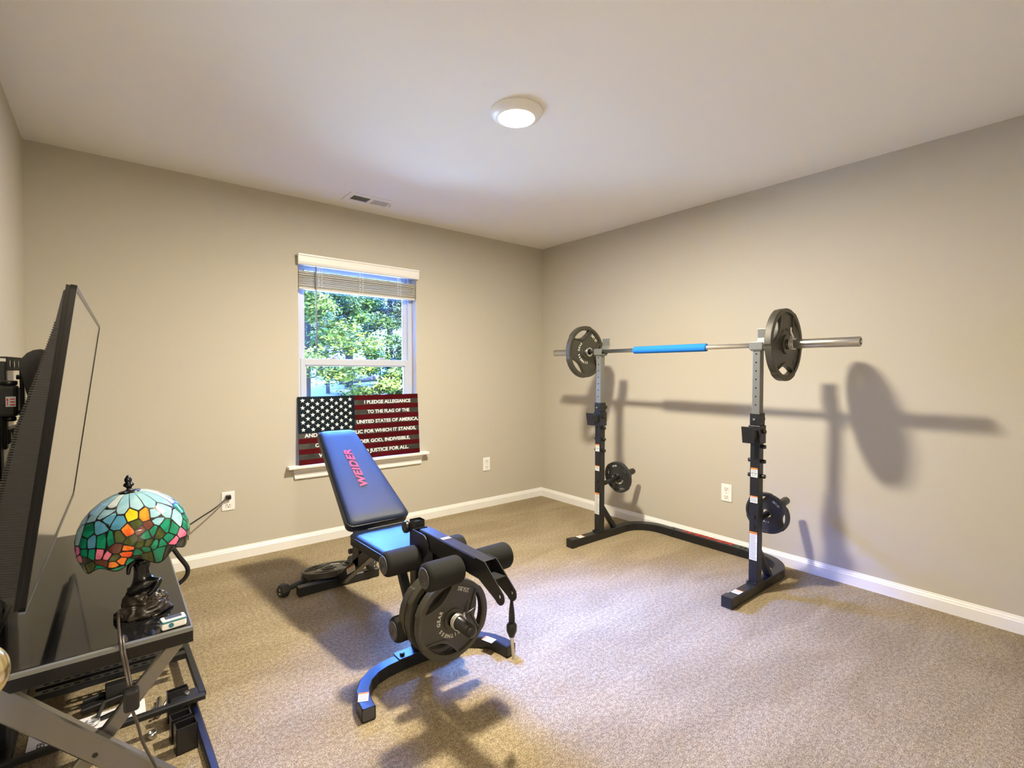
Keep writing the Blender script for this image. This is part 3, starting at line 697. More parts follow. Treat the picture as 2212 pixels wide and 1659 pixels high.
def pin():
    t=thing('locking_pin','steel locking pin with black grip hanging from a black strap under the bench lever arm','pin',(1.045,1.285,.5))
    T0=(1.045,1.287)
    s=N(M_blk2)
    # twisted webbing strap
    v=[];f=[];n=16; z0,z1=.506,.385
    for i in range(n+1):
        k=i/n; z=z0+(z1-z0)*k; a=R(20+150*k); w=.0085+.0025*abs(k-.5)*2
        dx,dy=w*math.cos(a),w*math.sin(a); nx,ny=-.001*math.sin(a),.001*math.cos(a)
        for sx,sn in ((1,1),(1,-1),(-1,-1),(-1,1)): v.append((T0[0]+sx*dx+sn*nx,T0[1]+sx*dy+sn*ny,z))
    for i in range(n):
        for k in range(4): a=i*4+k;b=i*4+(k+1)%4; f.append((a,b,b+4,a+4))
    s.raw(v,f); s.build('strap',t)
    N(M_blk2).lathe([(0,.388),(.010,.388),(.0175,.378),(.0175,.358),(.012,.345),(.010,.338),(.0,.338)],Matrix.Translation((T0[0],T0[1],0)),20).build('grip',t)
    N(M_chr).cyl((T0[0],T0[1],.340),(T0[0]+.003,T0[1]-.008,.262),.0058,14,bev=.0015).build('pin_shaft',t)
pin()
def dumbbell(name,label,a,b,r,hl,txt):
    a=Vector(a);b=Vector(b); d=(b-a).normalized(); t=thing(name,label,'dumbbell',(a+b)/2)
    x=Vector((0,0,1)); x=(x-d*x.dot(d)).normalized(); y=d.cross(x)
    N(M_rub).tube([a+d*hl*.7,a+d*(hl+.02),(a+b)/2,b-d*(hl+.02),b-d*hl*.7],[.012,.014,.016,.014,.012],16).build('handle',t)
    for p,s_ in ((a,1),(b,-1)):
        h=N(mat('neoprene_black',(.022,.022,.021),.55)); dd=d*s_; T_=place(p,x,dd.cross(x),dd)
        pr=[(0,0),(r*.78,0),(r*.93,.006),(r,.016),(r,hl-.010),(r*.9,hl-.002),(r*.6,hl),(0,hl)]
        h.lathe(pr,T_@Matrix.Rotation(R(30),4,'Z'),6,smooth=False); o=h.build('head',t,bevel=.003)
        N(M_letw).text(txt,r*.5,.001,T_@Matrix.Translation((r*.30,0,-.0006))@Matrix.Rotation(PI,4,'Y')@Matrix.Rotation(R(-90),4,'Z')).text('LB',r*.35,.001,T_@Matrix.Translation((-r*.3,0,-.0006))@Matrix.Rotation(PI,4,'Y')@Matrix.Rotation(R(-90),4,'Z')).build('lettering',o)
dumbbell('dumbbell','black hexagonal dumbbell on the carpet behind the left end of the rear bench foot',(.702,2.862,.034),(.892,2.948,.034),.038,.046,'5')
dumbbell('dumbbell','black hexagonal dumbbell propped on the right end of the rear bench foot',(1.205,2.775,.092),(1.105,2.915,.098),.037,.046,'5')

# ------------------------------------------------------------ glass table with crossed legs
TX0,TX1,TY0,TY1,TZ=-.262,.177,1.668,2.945,.5
def table():
    t=thing('glass_top_table','low table with black glass top and crossed silver legs along the left wall','table',(-.04,2.3,0))
    N(M_glassblk).box((TX0+.014,TY0+.014,TZ-.010),(TX1-.004,TY1-.012,TZ),bev=.002).build('glass_top',t)
    f=N(M_tv); z0=TZ-.044
    for a,b in (((TX0,TY0,z0),(TX1,TY0+.034,TZ-.010)),((TX0,TY1-.034,z0),(TX1,TY1,TZ-.010)),((TX0+.0003,TY0+.033,z0+.0003),(TX0+.034,TY1-.033,TZ-.0103)),((TX1-.034,TY0+.033,z0+.0003),(TX1-.0003,TY1-.033,TZ-.0103))): f.box(a,b,bev=.002)
    f.build('frame',t)
    e=N(M_sil); e.box((TX0,TY0,TZ-.011),(TX1,TY0+.013,TZ-.001)); e.box((TX1-.0035,TY0+.012,TZ-.0108),(TX1-.0002,TY1-.009,TZ-.002)); e.box((TX0,TY1-.010,TZ-.011),(TX1,TY1,TZ-.001)); e=e.build('edge_trim',t); e['label']='thin silver metal edge strip'
    for y in (TY0+.03,TY1-.05):
        mid=(TX0+TX1)/2
        N(M_sil2).rect([(TX1-.03,y+.018,z0),(TX0+.05,y+.018,.012)],.022,.038,up=(1,0,1)).build('cross_leg',t)
        N(M_sil2).rect([(TX0+.03,y-.016,z0),(TX1-.01,y-.016,.012)],.030,.060,up=(1,0,-1)).build('cross_leg',t)
        N(M_blk2).cyl((mid,y-.0325,.232),(mid,y+.03,.232),.006,14).build('pivot_bolt',t)
M_sil2=mat('satin_silver_leg',(.27,.27,.255),.22,metal=.85)
table()
def floor_frame():
    t=thing('floor_rack','low black square tube steel frame on the carpet under the glass table','frame',(0,2.3,0))
    f=N(M_blk); z=.075
    f.rect([(-.31,2.045,z),(.250,2.045,z)],.024,.020); f.rect([(.243,2.057,z),(.223,2.90,z)],.024,.0198); f.rect([(-.30,2.057,z),(-.30,2.90,z)],.024,.0198); f.build('upper_frame',t)
    N(M_blk).box((.15,2.055,z-.004),(.235,2.105,z+.008),bev=.001).build('corner_plate',t)
    N(M_chr).cyl((.20,2.078,z+.008),(.20,2.078,z+.013),.007,12).build('bolt',t)
    N(M_blk).rect([(.222,2.13,.012),(.240,1.45,.012)],.024,.024).build('floor_rail',t); N(M_blk).rect([(-.25,2.13,.012),(-.25,1.62,.012)],.024,.024).build('floor_rail',t)
    for x in (-.25,.222): N(M_blk).rect([(x,2.11,.012),(x,2.057,z)],.02,.02,up=(0,1,0)).build('post',t)
    for x in (-.30,.226): N(M_blk).rect([(x,2.88,.0),(x,2.88,z)],.02,.02,up=(0,1,0)).build('post',t)
floor_frame()
def slotted(a,b,label,w=.03,h=.02):
    a=Vector(a);b=Vector(b);d=(b-a).normalized(); L_=(b-a).length; y=Vector((0,0,1)).cross(d); T_=place(a,d,y,(0,0,1))
    holes=[[(x,-.004),(x+.016,-.004),(x+.016,.004),(x,.004)] for x in [.02+i*.028 for i in range(int((L_-.05)/.028))]]
    p=N(M_blk); p.shape([[(0,-w/2),(L_,-w/2),(L_,w/2),(0,w/2)]]+holes,.0025,T_,0); p.box((0,w/2-.0025,-h),(L_,w/2,.001),T_); p.box((0,-w/2,-h),(L_,-w/2+.0025,.001),T_)
    tag(p.build('slotted_rail'),label,'rail','slotted steel mounting rails')
slotted((-.218,2.371,.100),(.222,2.362,.100),'black slotted steel rail across the low frame, nearer the front of the table')
slotted((-.219,2.425,.100),(.222,2.415,.100),'black slotted steel rail across the low frame, farther back under the table')
def shelf_strip():
    p=N(M_blk2).box((-.26,2.49,.086),(.215,2.62,.104),bev=.003); p.m(M_sil).box((-.20,2.484,.096),(-.04,2.492,.106)); p.m(mat('brown_panel',(.12,.085,.07),.5)).box((-.22,2.50,.104),(.20,2.60,.107))
    tag(p.build('flat_panel_box'),'flat brown and black box lying on the low frame under the table','box')
shelf_strip()
def mount_kit():
    t=thing('mount_arm','black mounting arm with glossy block lying on the carpet under the table','mount arm',(.02,2.28,0))
    a=N(M_blk2); a.rect([(-.094,2.315,.022),(.075,2.345,.022)],.045,.022); a.rect([(-.09,2.335,.040),(.06,2.362,.040)],.012,.016); a.build('arm',t)
    N(M_blk2).box((-.028,2.315,.030),(.040,2.352,.078),bev=.004).build('block',t)
    N(M_chr).box((.038,2.313,.034),(.042,2.354,.080),bev=.001).build('edge_clip',t)
    N(M_blk2).box((.075,2.35,.02),(.125,2.40,.042),bev=.004).build('end_plate',t); N(M_chr).ball((.105,2.365,.045),.006).build('screw',t)
mount_kit()
def board():
    t=thing('white_board_panel','white flat panel with small dark print lying on the carpet behind the low frame rail','panel',(-.08,2.2,0))
    N(M_board).box((-.224,2.150,.004),(.085,2.262,.020),bev=.001).build('panel',t)
    l=N(M_ink); l.text('ER',.028,.0006,place((-.188,2.183,.0204),(0,1,0),(-1,0,0),(0,0,1)),bold=.0004); 
    l.build('lettering',t)
    g=N(mat('print_purple_grey',(.12,.11,.18),.6)); T_=place((.030,2.240,.0203),(0,-1,0),(1,0,0),(0,0,1)); g.box((-.012,-.012,0),(.010,.028,.0005),T_); g.raw([(-.016,-.012,.0004),(.014,-.012,.0004),(-.001,-.028,.0004)],[(0,1,2)],T_)
    g.m(M_board); g.box((-.006,-.008,.0003),(.004,.002,.0008),T_); g.box((-.008,.008,.0003),(.006,.012,.0008),T_); g.box((-.008,.018,.0003),(.006,.021,.0008),T_); g.build('printed_mark',t)
board()
def wing():
    t=thing('spring_collar','chrome spring collar with black grips lying on the white panel under the table','collar',(-.062,2.205,.02))
    N(M_chr).tube([(-.062+.019*math.cos(a*.35),2.200+.019*math.sin(a*.35),.024+.0003*a) for a in range(38)],.0026,8).build('coil',t)
    N(M_blk2).rect([(-.045,2.212,.026),(.008,2.219,.030)],.018,.007).build('grip',t)
    N(M_blk2).rect([(-.050,2.215,.028),(-.030,2.245,.062)],.006,.018,up=(0,0,1)).build('grip',t)
wing()
def bins():
    for i,(x,y,hh,l) in enumerate(((.178,1.905,.085,'black open-topped plastic bin on the carpet nearest the camera beside the low frame'),(.170,1.972,.080,'black open-topped plastic bin half under the low frame rail, behind the nearest bin'),(.172,2.093,.105,'black open-topped plastic bin standing inside the low frame, farthest of the three bins'))):
        w,d=.060,.044; p=N(M_blk2); Tm=Matrix.Translation((x,y,0))@Matrix.Rotation(R(4),4,'Z'); t_=.003
        if i==1: w,d=.058,.04
        if i==2: w,d=.062,.026
        p.box((-w/2,-d/2,0),(w/2,d/2,.004),Tm); p.box((-w/2,-d/2,0),(-w/2+t_,d/2,hh),Tm); p.box((w/2-t_,-d/2,0),(w/2,d/2,hh),Tm); p.box((-w/2,-d/2,0),(w/2,-d/2+t_,hh),Tm); p.box((-w/2,d/2-t_,0),(w/2,d/2,hh),Tm)
        tag(p.build('plastic_bin'),l,'bin','black bins beside the low frame')
bins()
def tools():
    for a,b,r,l in (((.088,2.150,.008),(.112,2.20,.008),.006,'short chrome bar on the carpet by the front frame rail, leftmost of the loose bars'),((.098,2.128,.010),(.125,2.175,.010),.005,'bright chrome bar between two other loose bars by the frame rail'),((.118,2.13,.012),(.128,2.24,.012),.008,'long grey steel tube on the carpet inside the low frame'),((.132,2.175,.006),(.168,2.27,.006),.004,'thin pale metal strip on the carpet inside the low frame')):
        tag(N(M_chr if r<.008 else M_steel).cyl(a,b,r,12).build('steel_bar'),l,'bar','loose steel bars under the table')
    p=N(M_steel); p.lathe([(.0,0),(.014,0),(.014,.022),(.010,.022),(.010,.004),(0,.004)],Matrix.Translation((.095,2.03,0)),20)
    tag(p.build('steel_bush'),'small round steel bush on the carpet below the frame rail','hardware')
tools()

# ------------------------------------------------------------ television and its stand
def tv():
    o=Vector((-.157,1.572,.680)); u=Vector((.027,1.37,0)).normalized(); v=Vector((.0985,0,.74)).normalized(); n=u.cross(v).normalized(); v=n.cross(u)
    Wd,Ht=1.372,.762; T_=place(o,u,v,n)
    t=thing('television','large flat television tilted forward above the glass table, screen off','television',o+u*Wd/2)
    b=N(M_tv); e=.011
    b.box((0,0,-.012),(Wd,e,.0),T_,bev=.001); b.box((0,Ht-e,-.012),(Wd,Ht,.0),T_,bev=.001); b.box((0,0,-.012),(e,Ht,.0),T_,bev=.001); b.box((Wd-e,0,-.012),(Wd,Ht,.0),T_,bev=.001); b.box((.002,.002,-.020),(Wd-.002,Ht-.002,-.008),T_); b.build('bezel',t)
    N(M_screen).box((e-.001,e-.001,-.009),(Wd-e+.001,Ht-e+.001,-.0025),T_).build('screen',t)
    N(mat('tv_lip_metal',(.35,.40,.5),.2,metal=.9)).box((0,-.004,-.010),(Wd,.001,.001),T_).build('bottom_strip',t)
    # moulded ribbed back shell, thicker toward the bottom
    k=N(M_tvb); prof=[(.012,-.016),(.03,-.045),(.10,-.072),(.25,-.078),(.42,-.066),(.55,-.045),(.66,-.030),(.745,-.024),(.752,-.016)]
    vs_=[];fs=[];m=len(prof)
    xs=[.006,.012,Wd-.012,Wd-.006]
    for x in xs:
        for yy,zz in prof: vs_.append((x,yy,zz if x in xs[1:3] else -.016+(zz+.016)*.86))
    for i in range(3):
        for j in range(m-1): a=i*m+j; fs.append((a,a+1,a+1+m,a+m))
    fs.append(tuple(range(m))); fs.append(tuple(range(3*m,4*m))[::-1]); k.raw(vs_,fs,T_,False)
    k.build('back_shell',t)
    r=N(M_tvb)
    for i in range(110):
        s_=.035+i*.0058
        # interpolate profile depth
        for j in range(m-1):
            if prof[j][0]<=s_<=prof[j+1][0]:
                kk=(s_-prof[j][0])/(prof[j+1][0]-prof[j][0]); zz=prof[j][1]+(prof[j+1][1]-prof[j][1])*kk; break
        r.box((.0042,s_-.0013,zz-.0010),(Wd-.0042,s_+.0013,-.0205),T_)
    r.build('vent_ribs',t)
tv()
def tv_stand():
    t=thing('tv_floor_stand','black steel television stand pole with slotted mounting head behind the television','tv stand',(-.28,2.25,0))
    N(M_blk).box((-.325,1.80,0),(-.255,2.70,.03),bev=.004).build('base',t)
    m_=N(M_blk); m_.box((-.318,2.215,.0),(-.268,2.275,1.10),bev=.005); m_.build('mast',t)
    N(M_blk2).cyl((-.268,2.245,.80),(-.250,2.245,.80),.03,20,bev=.005).build('height_knob',t)
    N(M_blk).box((-.282,2.285,.975),(-.262,2.325,1.262),bev=.003).build('mounting_upright',t)
    N(M_blk).box((-.268,2.66,.985),(-.255,2.70,1.268),bev=.003).build('mounting_upright',t)
    for z,tl in ((1.262,0),(1.020,0)):
        L_=.44; T_=place((-.262,2.31,z-.008),(.10,.995,0),(0,0,1),(.995,-.10,0)); holes=[[(x,-.010),(x+.020,-.010),(x+.020,.012),(x,.012)] for x in [.03+i*.052 for i in range(8)]]
        p=N(M_blk); p.shape([[(0,-.022),(L_,-.022),(L_,.024),(0,.024)]]+holes,.003,T_); p.box((0,.020,-.030),(L_,.024,.002),T_); p.build('slotted_rail',t)
    k=N(M_blk2); k.box((-.285,2.215,1.085),(-.228,2.275,1.185),bev=.010); k.cyl((-.250,2.245,1.185),(-.250,2.245,1.200),.020,20,bev=.004); k.cyl((-.250,2.245,1.070),(-.250,2.245,1.085),.016,20,bev=.004); k=k.build('swivel_head',t)
    s=N(M_lab); s.box((-.255,2.2135,1.118),(-.232,2.2149,1.150)); s.m(M_pink); s.box((-.252,2.2130,1.122),(-.250,2.2146,1.140)); s.raw([(-.2545,2.213,1.138),(-.2475,2.213,1.138),(-.251,2.213,1.146)],[(0,1,2)])
    for i in range(3): s.box((-.245,2.213,1.122+i*.009),(-.234,2.2146,1.126+i*.009))
    s.build('arrow_label',k)
    for y in (2.31,2.42):
        d=N(M_blk); T_=place((0,y,0),(1,0,0),(0,0,1),(0,-1,0))
        pts=[(-.185,.99),(-.120,.99)]+[(-.180+.052*math.cos(R(q)),1.245+.06*math.sin(R(q))) for q in range(-10,191,20)]
        d.shape([pts],.006,T_,bev=.001); d=d.build('tilt_arm',t)
        if y==2.31:
            for (x,z,r) in ((-.176,1.150,.008),(-.168,1.112,.013),(-.172,1.052,.010)): N(M_lab if r>.012 else M_chr).cyl((x,y-.004,z),(x,y-.006,z),r,20).build('round_sticker' if r>.012 else 'bolt',d)
            N(M_ink).text('LL',.014,.0006,place((-.168,y-.0066,1.112),(1,0,0),(0,0,1),(0,-1,0))).build('sticker_lettering',d)
    for z in (1.21,1.00,1.09):
        N(M_blk2).cyl((-.245,2.36,z),(-.105,2.36,z),.008,12).build('bolt',t)
    N(M_blk2).cyl((-.19,2.36,.995),(-.19,2.36,.930),.005,10).build('tilt_lever',t)
tv_stand()

# ------------------------------------------------------------ stained glass lamp
LX,LY=.073,1.862
def glass_lamp():
    t=thing('stained_glass_lamp','lamp with floral stained glass shade and bronze figure base on the glass table','lamp',(LX,LY,TZ))
    T0=Matrix.Translation((LX,LY,TZ))
    # rock base
    random.seed(5)
    from mathutils import noise
    rk=N(M_rock)
    for rx,ry,hz,ox,oy,oz,sd in ((.066,.056,.050,0,0,0,1),(.042,.036,.062,-.008,.004,.030,5),(.030,.026,.040,.030,-.004,.022,9)):
        b=bmesh.new(); bmesh.ops.create_icosphere(b,subdivisions=5,radius=1)
        for v in b.verts:
            c=v.co.copy(); q=c*2.2+Vector((sd,sd*2,1)); n=noise.noise(q)*.16+abs(noise.noise(q*1.7))*-.20+noise.noise(Vector((q.x*1.2,q.y*1.2,q.z*4)))*.06
            v.co=Vector((ox+c.x*rx*(1.08+n),oy+c.y*ry*(1.08+n),max(.0006,oz+(c.z*hz if c.z>0 else c.z*hz*.8)*(1+n))))
        rk.join(b,T0,True)
    rk.build('rock_base',t)
    # kneeling draped figure: skin chain
    def skin(chain,edges,name,mt,parent):
        me=bpy.data.meshes.new(name); me.from_pydata([Vector(c[0])+Vector((LX,LY,TZ))-W[parent.name] for c in chain],edges,[])
        o=bpy.data.objects.new(name,me); COL.objects.link(o); o.parent=parent; W[o.name]=W[parent.name].copy()
        sk=o.modifiers.new('s','SKIN'); 
        for i,c in enumerate(chain):
            d=me.skin_vertices[0].data[i]; d.radius=(c[1],c[1]*(c[2] if len(c)>2 else 1)); d.use_root=(i==0)
        sk.use_smooth_shade=True; ss=o.modifiers.new('u','SUBSURF'); ss.levels=2; ss.render_levels=2; me.materials.append(mt); return o
    ch=[((0,0,.085),.024),((-.004,-.004,.107),.026),((-.006,-.006,.130),.020),((-.004,-.004,.152),.022),((0,0,.172),.016),((.002,0,.188),.008),((.003,0,.200),.012),((.004,0,.216),.010),
        ((.020,-.012,.165),.009),((.034,-.010,.182),.006),((.022,-.004,.205),.005),
        ((-.022,-.004,.163),.009),((-.036,-.010,.150),.007),((-.038,-.018,.128),.005),
        ((.016,-.022,.092),.016),((.040,-.030,.100),.012),((.020,-.036,.072),.009),((.006,-.040,.062),.006),
        ((-.018,-.020,.084),.017),((-.034,-.018,.066),.012),((-.012,.020,.066),.009)]
    ed=[(0,1),(1,2),(2,3),(3,4),(4,5),(5,6),(6,7),(4,8),(8,9),(9,10),(4,11),(11,12),(12,13),(0,14),(14,15),(15,16),(16,17),(0,18),(18,19),(19,20)]
    skin(ch,ed,'figure',M_brz,t)
    N(M_brz).tube([(LX,LY+.012,TZ+.07),(LX,LY+.010,TZ+.20),(LX,LY,TZ+.33),(LX,LY,TZ+.372)],.0055,10).build('lamp_rod',t)
    # shade: dome, slightly tipped
    TS=Matrix.Translation((LX,LY,TZ))@Matrix.Rotation(R(5),4,Vector((.3,-1,0)))
    prof=[(.0,.378),(.02,.377),(.045,.371),(.070,.358),(.095,.338),(.115,.315),(.128,.290),(.136,.262),(.1385,.238),(.137,.218),(.132,.196)]
    def pt(a,s):     # a: angle deg, s: 0..1 crown to rim
        k=s*(len(prof)-1); i=min(len(prof)-2,int(k)); q=k-i; r=prof[i][0]+(prof[i+1][0]-prof[i][0])*q; z=prof[i][1]+(prof[i+1][1]-prof[i][1])*q
        if s>.9: z-=(s-.9)*10*(.010*math.sin(R(a*9))+.006*math.sin(R(a*5+40)))
        return TS@Vector((r*math.cos(R(a)),r*math.sin(R(a)),z))
    cols={'sky':((.22,.42,.50),(.32,.50,.56)),'blue':((.07,.25,.38),(.10,.32,.48)),'grn':((.008,.25,.13),(.005,.13,.07)),'olive':((.07,.10,.015),(.03,.04,.008)),'brn':((.16,.055,.035),(.09,.02,.012)),'org':((.85,.28,.02),(.75,.07,.01)),'yel':((.80,.62,.02),(.75,.42,.01)),'pnk':((.78,.20,.30),(.62,.12,.22)),'drk':((.03,.035,.02),(.02,.02,.012)),'pale':((.55,.60,.58),(.42,.52,.55))}
    cm={k:stained('stained_'+k,*v) for k,v in cols.items()}
    # piece map: cell centres in (angle, s) space; nearest centre decides colour
    random.seed(11); cells=[]
    front=[('yel',1165,700),('org',1390,715),('org',1045,870),('brn',1290,900),('brn',1400,860),('grn',1340,965),('grn',1470,935),('olive',900,930),('olive',1090,1030),('olive',1240,1100),('olive',1340,1120),
     ('grn',640,920),('grn',745,930),('grn',1690,900),('grn',1800,950),('pnk',590,1130),('pnk',680,1180),('brn',850,1080),('org',1020,1130),('org',1000,1210),('brn',600,1310),('org',900,1350),('org',780,1400),('grn',1190,1250),('grn',1290,1215),
     ('grn',1460,1170),('grn',1560,1180),('grn',1530,1320),('olive',1280,1380),('grn',1060,1410),('grn',440,1070),('grn',350,1030),('drk',345,1160),('olive',400,1310),('drk',250,1300),('grn',520,1440),('grn',800,1490),('pnk',240,1100),('pnk',200,960),
     ('pnk',1780,1190),('pnk',1930,1050),('grn',1700,1090),('sky',1600,720),('sky',1600,780),('sky',1800,640),('blue',640,650),('blue',560,720),('blue',890,740),('blue',420,870),('sky',560,560),('grn',330,850),('grn',350,740),('drk',1900,1250),('drk',1700,1350),('sky',1950,780),('grn',2020,880),
     ('olive',1210,800),('olive',800,1260),('olive',1560,980),('drk',1140,1380)]
    F=[]
    for c,px,py in front:
        sn=max(-.97,min(.97,(px-1115)/985)); th=math.degrees(math.asin(sn)); sv=.12+.88*max(0,(py+330*(1-math.cos(R(th)))-400)/1130)**.74
        F.append((c,th,min(.985,sv)))
    for off in (267,267+128,267-128):
        for c,th,sv in F:
            if off!=267 and abs(th)>62: continue
            cells.append((off+th,sv,c,1))
    for k in range(16): cells.append((k*22.5+8,.24,'sky' if k%5 else 'pale',1.0))
    NA,NS=800,230; s0=.12
    import numpy as np
    ca=np.array([c[0] for c in cells]); cs=np.array([c[1] for c in cells]); cc=[c[2] for c in cells]
    def keyrow(sv):
        A=(np.arange(NA)+.5)*360/NA; da=(A[:,None]-ca[None,:]+180)%360-180; rr=.135 if sv>.5 else .11
        d=(da*PI/180*rr/.022)**2+((sv-cs)*.27/.022)**2
        top=cs<.25; d[:,top]=((da[:,top]/11.2)**2*1.2+((sv-cs[top])/.13)**2*.5)
        o=np.argpartition(d,1,axis=1)[:,:2]; d2=np.take_along_axis(d,o,1); sw=d2[:,0]>d2[:,1]; b=np.where(sw,o[:,1],o[:,0])
        return b,np.sqrt(d2.max(1))-np.sqrt(d2.min(1))
    g=P(); ld=P().m(M_lead); bmv={}
    grid=[[pt(360*i/NA,s0+(1-s0)*j/NS) for i in range(NA)] for j in range(NS+1)]
    order=list(cm); 
    for k in order: g.m(cm[k])
    g.mats.append(M_lead)
    gv=[[g.bm.verts.new(grid[j][i]) for i in range(NA)] for j in range(NS+1)]
    for j in range(NS):
        kb,ke=keyrow(s0+(1-s0)*(j+.5)/NS)
        for i in range(NA):
            c=cc[kb[i]]; ed_=ke[i]
            f=g.bm.faces.new((gv[j][i],gv[j+1][i],gv[j+1][(i+1)%NA],gv[j][(i+1)%NA])); f.smooth=True
            f.material_index=len(order) if (ed_<.16 or j>NS-4) else order.index(c)
    sh=g.build('lamp_shade',t); sm=sh.modifiers.new('t','SOLIDIFY'); sm.thickness=.002
    cr=P().m(cm['pale']); cr.raw([pt(a*7.5,s) for s in (.05,.09,.125) for a in range(48)],[(j*48+i,j*48+(i+1)%48,(j+1)*48+(i+1)%48,(j+1)*48+i) for j in range(2) for i in range(48)],None,True).build('crown_cap',t)
    fz=[(0,.372),(.026,.373),(.027,.377),(.010,.380),(.006,.386),(.008,.390),(.0135,.395),(.012,.401),(.007,.404),(.0095,.409),(.0085,.416),(.003,.424),(0,.426)]
    N(M_brz).lathe(fz,TS,20).build('finial',t)
    N(M_blk2).ball((LX,LY,TZ+.30),.012).build('bulb_socket',t)
glass_lamp()
cd=N(mat('brown_cord',(.05,.04,.03),.3))
path=[(.020,1.815,.515),(.012,1.79,.545),(.010,1.74,.540),(.012,1.685,.517),(.015,1.655,.490),(.022,1.640,.445),(.028,1.62,.405)]
cd.tube(smooth_path(path),.0038,8); cd.tube(smooth_path([(p[0]+.006,p[1],p[2]) for p in path[3:]]),.0034,8)
cd.m(M_blk2).box((.016,1.595,.350),(.050,1.630,.405),bev=.008,seg=3).m(mat('brown_cord',(.05,.04,.03),.3))
cd.tube(smooth_path([(.034,1.605,.352),(.045,1.60,.31),(.055,1.60,.26),(.075,1.60,.20),(.10,1.60,.13),(.13,1.59,.05),(.17,1.55,.008),(.21,1.45,.006)]),.0036,8)
cd.build('lamp_cord',bpy.data.objects['stained_glass_lamp'])
def oxi():
    t=thing('pulse_oximeter','small white and teal fingertip oximeter on the near corner of the glass table','oximeter',(.137,1.70,TZ))
    T_=Matrix.Translation((.1325,1.702,TZ+.001))@Matrix.Rotation(R(6),4,'Z')
    N(M_white).box((-.030,-.017,0),(.030,.017,.021),T_,bev=.006,seg=3).build('body',t)
    N(M_teal).box((-.0305,-.0175,.0195),(.0305,.0175,.025),T_,bev=.0045,seg=3).build('seal',t)
    N(M_white).box((-.0285,-.0155,.022),(.0285,.0155,.0285),T_,bev=.005,seg=3).m(M_teal).build('top_shell',t)
    N(M_ink).box((-.020,-.010,.0283),(.020,.010,.0290),T_,bev=.001).build('display',t)
    N(M_teal).cyl((-.008,-.0169,.012),(-.008,-.0180,.012),.0065,20,T=T_).build('button',t)
oxi()

# ------------------------------------------------------------ outside
def leaf_mat(name,c1,c2,sc):
    m=bpy.data.materials.new(name); m.use_nodes=True; nt=m.node_tree; b=nt.nodes['Principled BSDF']; L=nt.links.new
    tc=nt.nodes.new('ShaderNodeTexCoord'); n=nt.nodes.new('ShaderNodeTexNoise'); n.inputs['Scale'].default_value=sc; n.inputs['Detail'].default_value=3; cr=nt.nodes.new('ShaderNodeValToRGB')
    cr.color_ramp.elements[0].position=.35; cr.color_ramp.elements[0].color=c1+(1,); cr.color_ramp.elements[1].position=.65; cr.color_ramp.elements[1].color=c2+(1,)
    L(tc.outputs['Object'],n.inputs['Vector']); L(n.outputs['Fac'],cr.inputs[0]); L(cr.outputs[0],b.inputs['Base Color']); b.inputs['Roughness'].default_value=.7; b.inputs['Specular IOR Level'].default_value=.2; return m
M_leaf=[leaf_mat('pine_needles',(.006,.014,.003),(.040,.080,.008),2.5),leaf_mat('bright_needles',(.016,.032,.004),(.100,.135,.012),3),leaf_mat('dark_needles',(.004,.010,.005),(.022,.038,.012),2)]
M_bark=mat('bark',(.03,.026,.022),.9,bump=.6,bscale=30,var=.4,vscale=12); M_barkp=mat('pale_bark',(.10,.095,.09),.9,bump=.4,bscale=20,var=.3)
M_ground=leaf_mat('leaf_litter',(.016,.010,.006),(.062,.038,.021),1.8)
M_lawn=leaf_mat('pale_grass',(.42,.44,.30),(.54,.56,.40),3)
def gz(y):
    pts=[(3.7,-.35),(5.5,-.3),(8,.30),(10.5,.80),(16,1.05),(24,1.8),(60,6.0)]
    for (a,za),(b,zb) in zip(pts,pts[1:]):
        if y<=b: return za+(zb-za)*(y-a)/(b-a)
    return 6.0
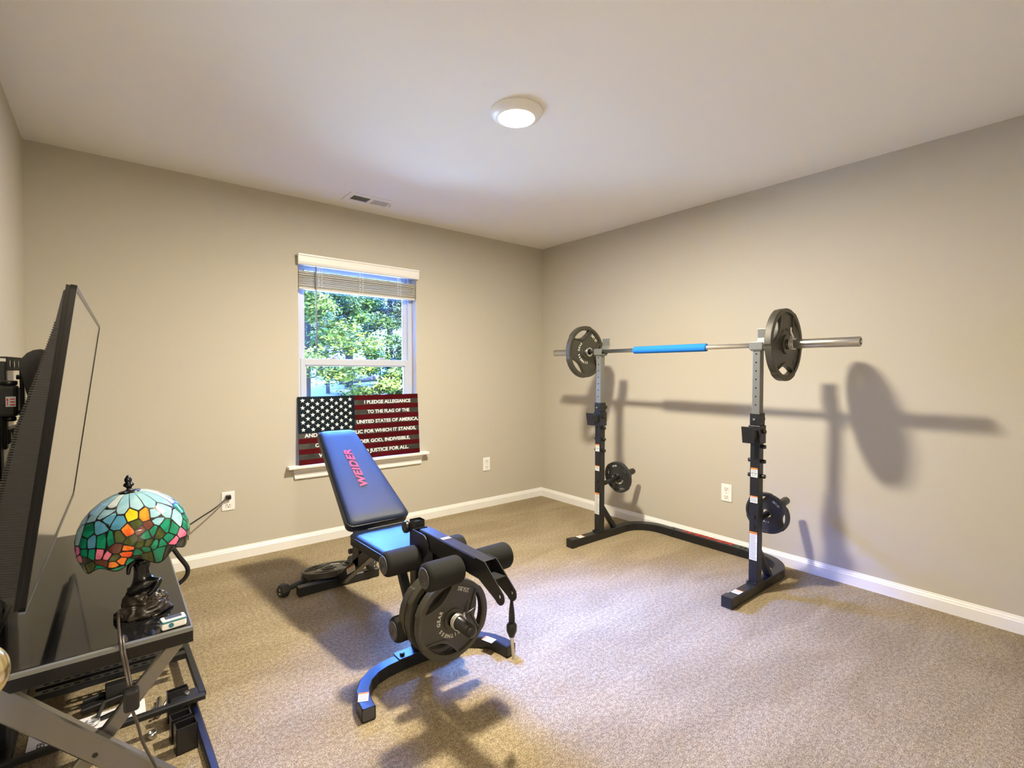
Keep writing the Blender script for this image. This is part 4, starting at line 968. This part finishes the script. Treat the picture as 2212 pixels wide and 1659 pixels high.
def outside():
    v=[];f=[];ys=[3.79,4.5,5.5,7,8,9,10.5,13,16,20,24,40,60]; xs=[-14+i*2 for i in range(25)]
    random.seed(9)
    for y in ys:
        for x in xs: v.append((x,y,gz(y)+(random.uniform(-.06,.06) if y>5 else 0)))
    k=len(xs)
    for j in range(len(ys)-1):
        for i in range(k-1): a=j*k+i; f.append((a,a+1,a+1+k,a+k))
    g=P().m(M_lawn); g.m(M_ground).raw(v,f[:2*(k-1)],None,True); g.m(M_lawn).raw(v,f[2*(k-1):4*(k-1)],None,True); g.m(M_ground); g.raw(v,f[4*(k-1):],None,True); g=g.build('ground'); tag(g,'sunlit bank of leaf litter rising outside the window','ground',kind='structure')  # unseen near strip dark for house shade, pale strip beyond bounces light indoors
    def tree(x,y,h,r,mi,label,bark,low=.25,seed=1,n=2600):
        rd=random.Random(seed); z0=gz(y)-.1; t=thing('conifer_tree',label,'tree',(x,y,z0),'conifers outside the window')
        N(bark).tube([(x,y,z0),(x+.03,y,z0+h*.5),(x,y,z0+h)],[.075*h/4,.055*h/4,.01],10).build('trunk',t)
        vv=[];ff=[]
        nb=int(34*h/4)
        br=N(bark)
        for b in range(nb):
            q=b/nb; zz=z0+h*(low+(1-low)*q); L_=r*(1-q*.75)*rd.uniform(.7,1.1); a=rd.uniform(0,2*PI); dz=L_*rd.uniform(-.12,.22)
            e=Vector((x+L_*math.cos(a),y+L_*math.sin(a),zz+dz)); s_=Vector((x,y,zz))
            if b%2==0: br.tube([s_,e],[.014,.004],4)
            m=int(n/nb)
            for i in range(m):
                w=rd.uniform(.25,1)**.7; c=s_.lerp(e,w)+Vector((rd.gauss(0,.10),rd.gauss(0,.10),rd.gauss(0,.06)))*(.5+.8*L_)
                sz=rd.uniform(.014,.038); d1=Vector((rd.gauss(0,1),rd.gauss(0,1),rd.gauss(0,.5))).normalized(); d2=d1.cross(Vector((rd.gauss(0,1),rd.gauss(0,1),rd.gauss(0,1)))).normalized()
                i0=len(vv); vv+= [c-d1*sz*1.5,c+d2*sz*.5,c+d1*sz*1.5,c-d2*sz*.5]; ff.append((i0,i0+1,i0+2,i0+3))
        br.build('branches',t)
        N(M_leaf[mi]).raw(vv,ff).build('foliage',t)
    tree(2.8,9.5,5.0,1.35,1,'bright green conifer nearest the house, filling the left of the window view',M_bark,.12,1,60000)
    tree(4.3,11.3,5.2,1.4,0,'green conifer just right of the middle of the window view, boughs hanging low',M_bark,.20,2,60000)
    tree(6.2,13.2,5.4,1.45,2,'dark green conifer at the right edge of the window view',M_bark,.30,3,55000)
    tree(3.7,14.2,5.6,1.45,0,'green conifer farther back, behind the nearest one at the left',M_bark,.28,4,30000)
    tree(7.6,16.2,5.9,1.6,1,'bright conifer behind the dark one at the right edge of the window view',M_bark,.28,5,30000)
    tree(5.35,16.6,6.0,1.7,2,'dark conifer farther back behind the middle of the window view',M_bark,.28,6,30000)
    tree(8.6,20.3,6.6,2.0,2,'dark conifer in the farthest row at the right of the window view',M_bark,.25,7,18700)
    tree(6.0,21.0,6.6,2.0,0,'green conifer in the farthest row near the centre of the window view',M_bark,.25,8,18700)
    tree(4.15,9.3,1.25,.75,1,'low young conifer on the bank at the lower left of the window view',M_bark,.05,11,9000)
    tree(5.9,12.0,1.1,.7,0,'low young conifer on the bank at the lower right of the window view',M_bark,.05,12,9000)
    tree(4.6,9.2,.85,.5,0,'smallest low conifer on the bank beside the fallen log',M_bark,.05,13,6000)
    dt=N(M_barkp).tube([(3.45,10.2,gz(10.2)-.05),(3.43,10.2,1.8),(3.45,10.2,3.0),(3.42,10.2,3.9)],[.04,.038,.032,.02],12); tag(dt.build('bare_tree_trunk'),'pale bare tree trunk standing outside at the left of the window view','tree')
    lg=N(M_barkp).tube([(4.4,12.3,gz(12.3)+.10),(5.4,12.4,gz(12.3)+.17),(6.6,12.2,gz(12.2)+.06)],[.09,.08,.06],12); tag(lg.build('fallen_log'),'pale fallen log lying across the bank outside the window','log')
outside()
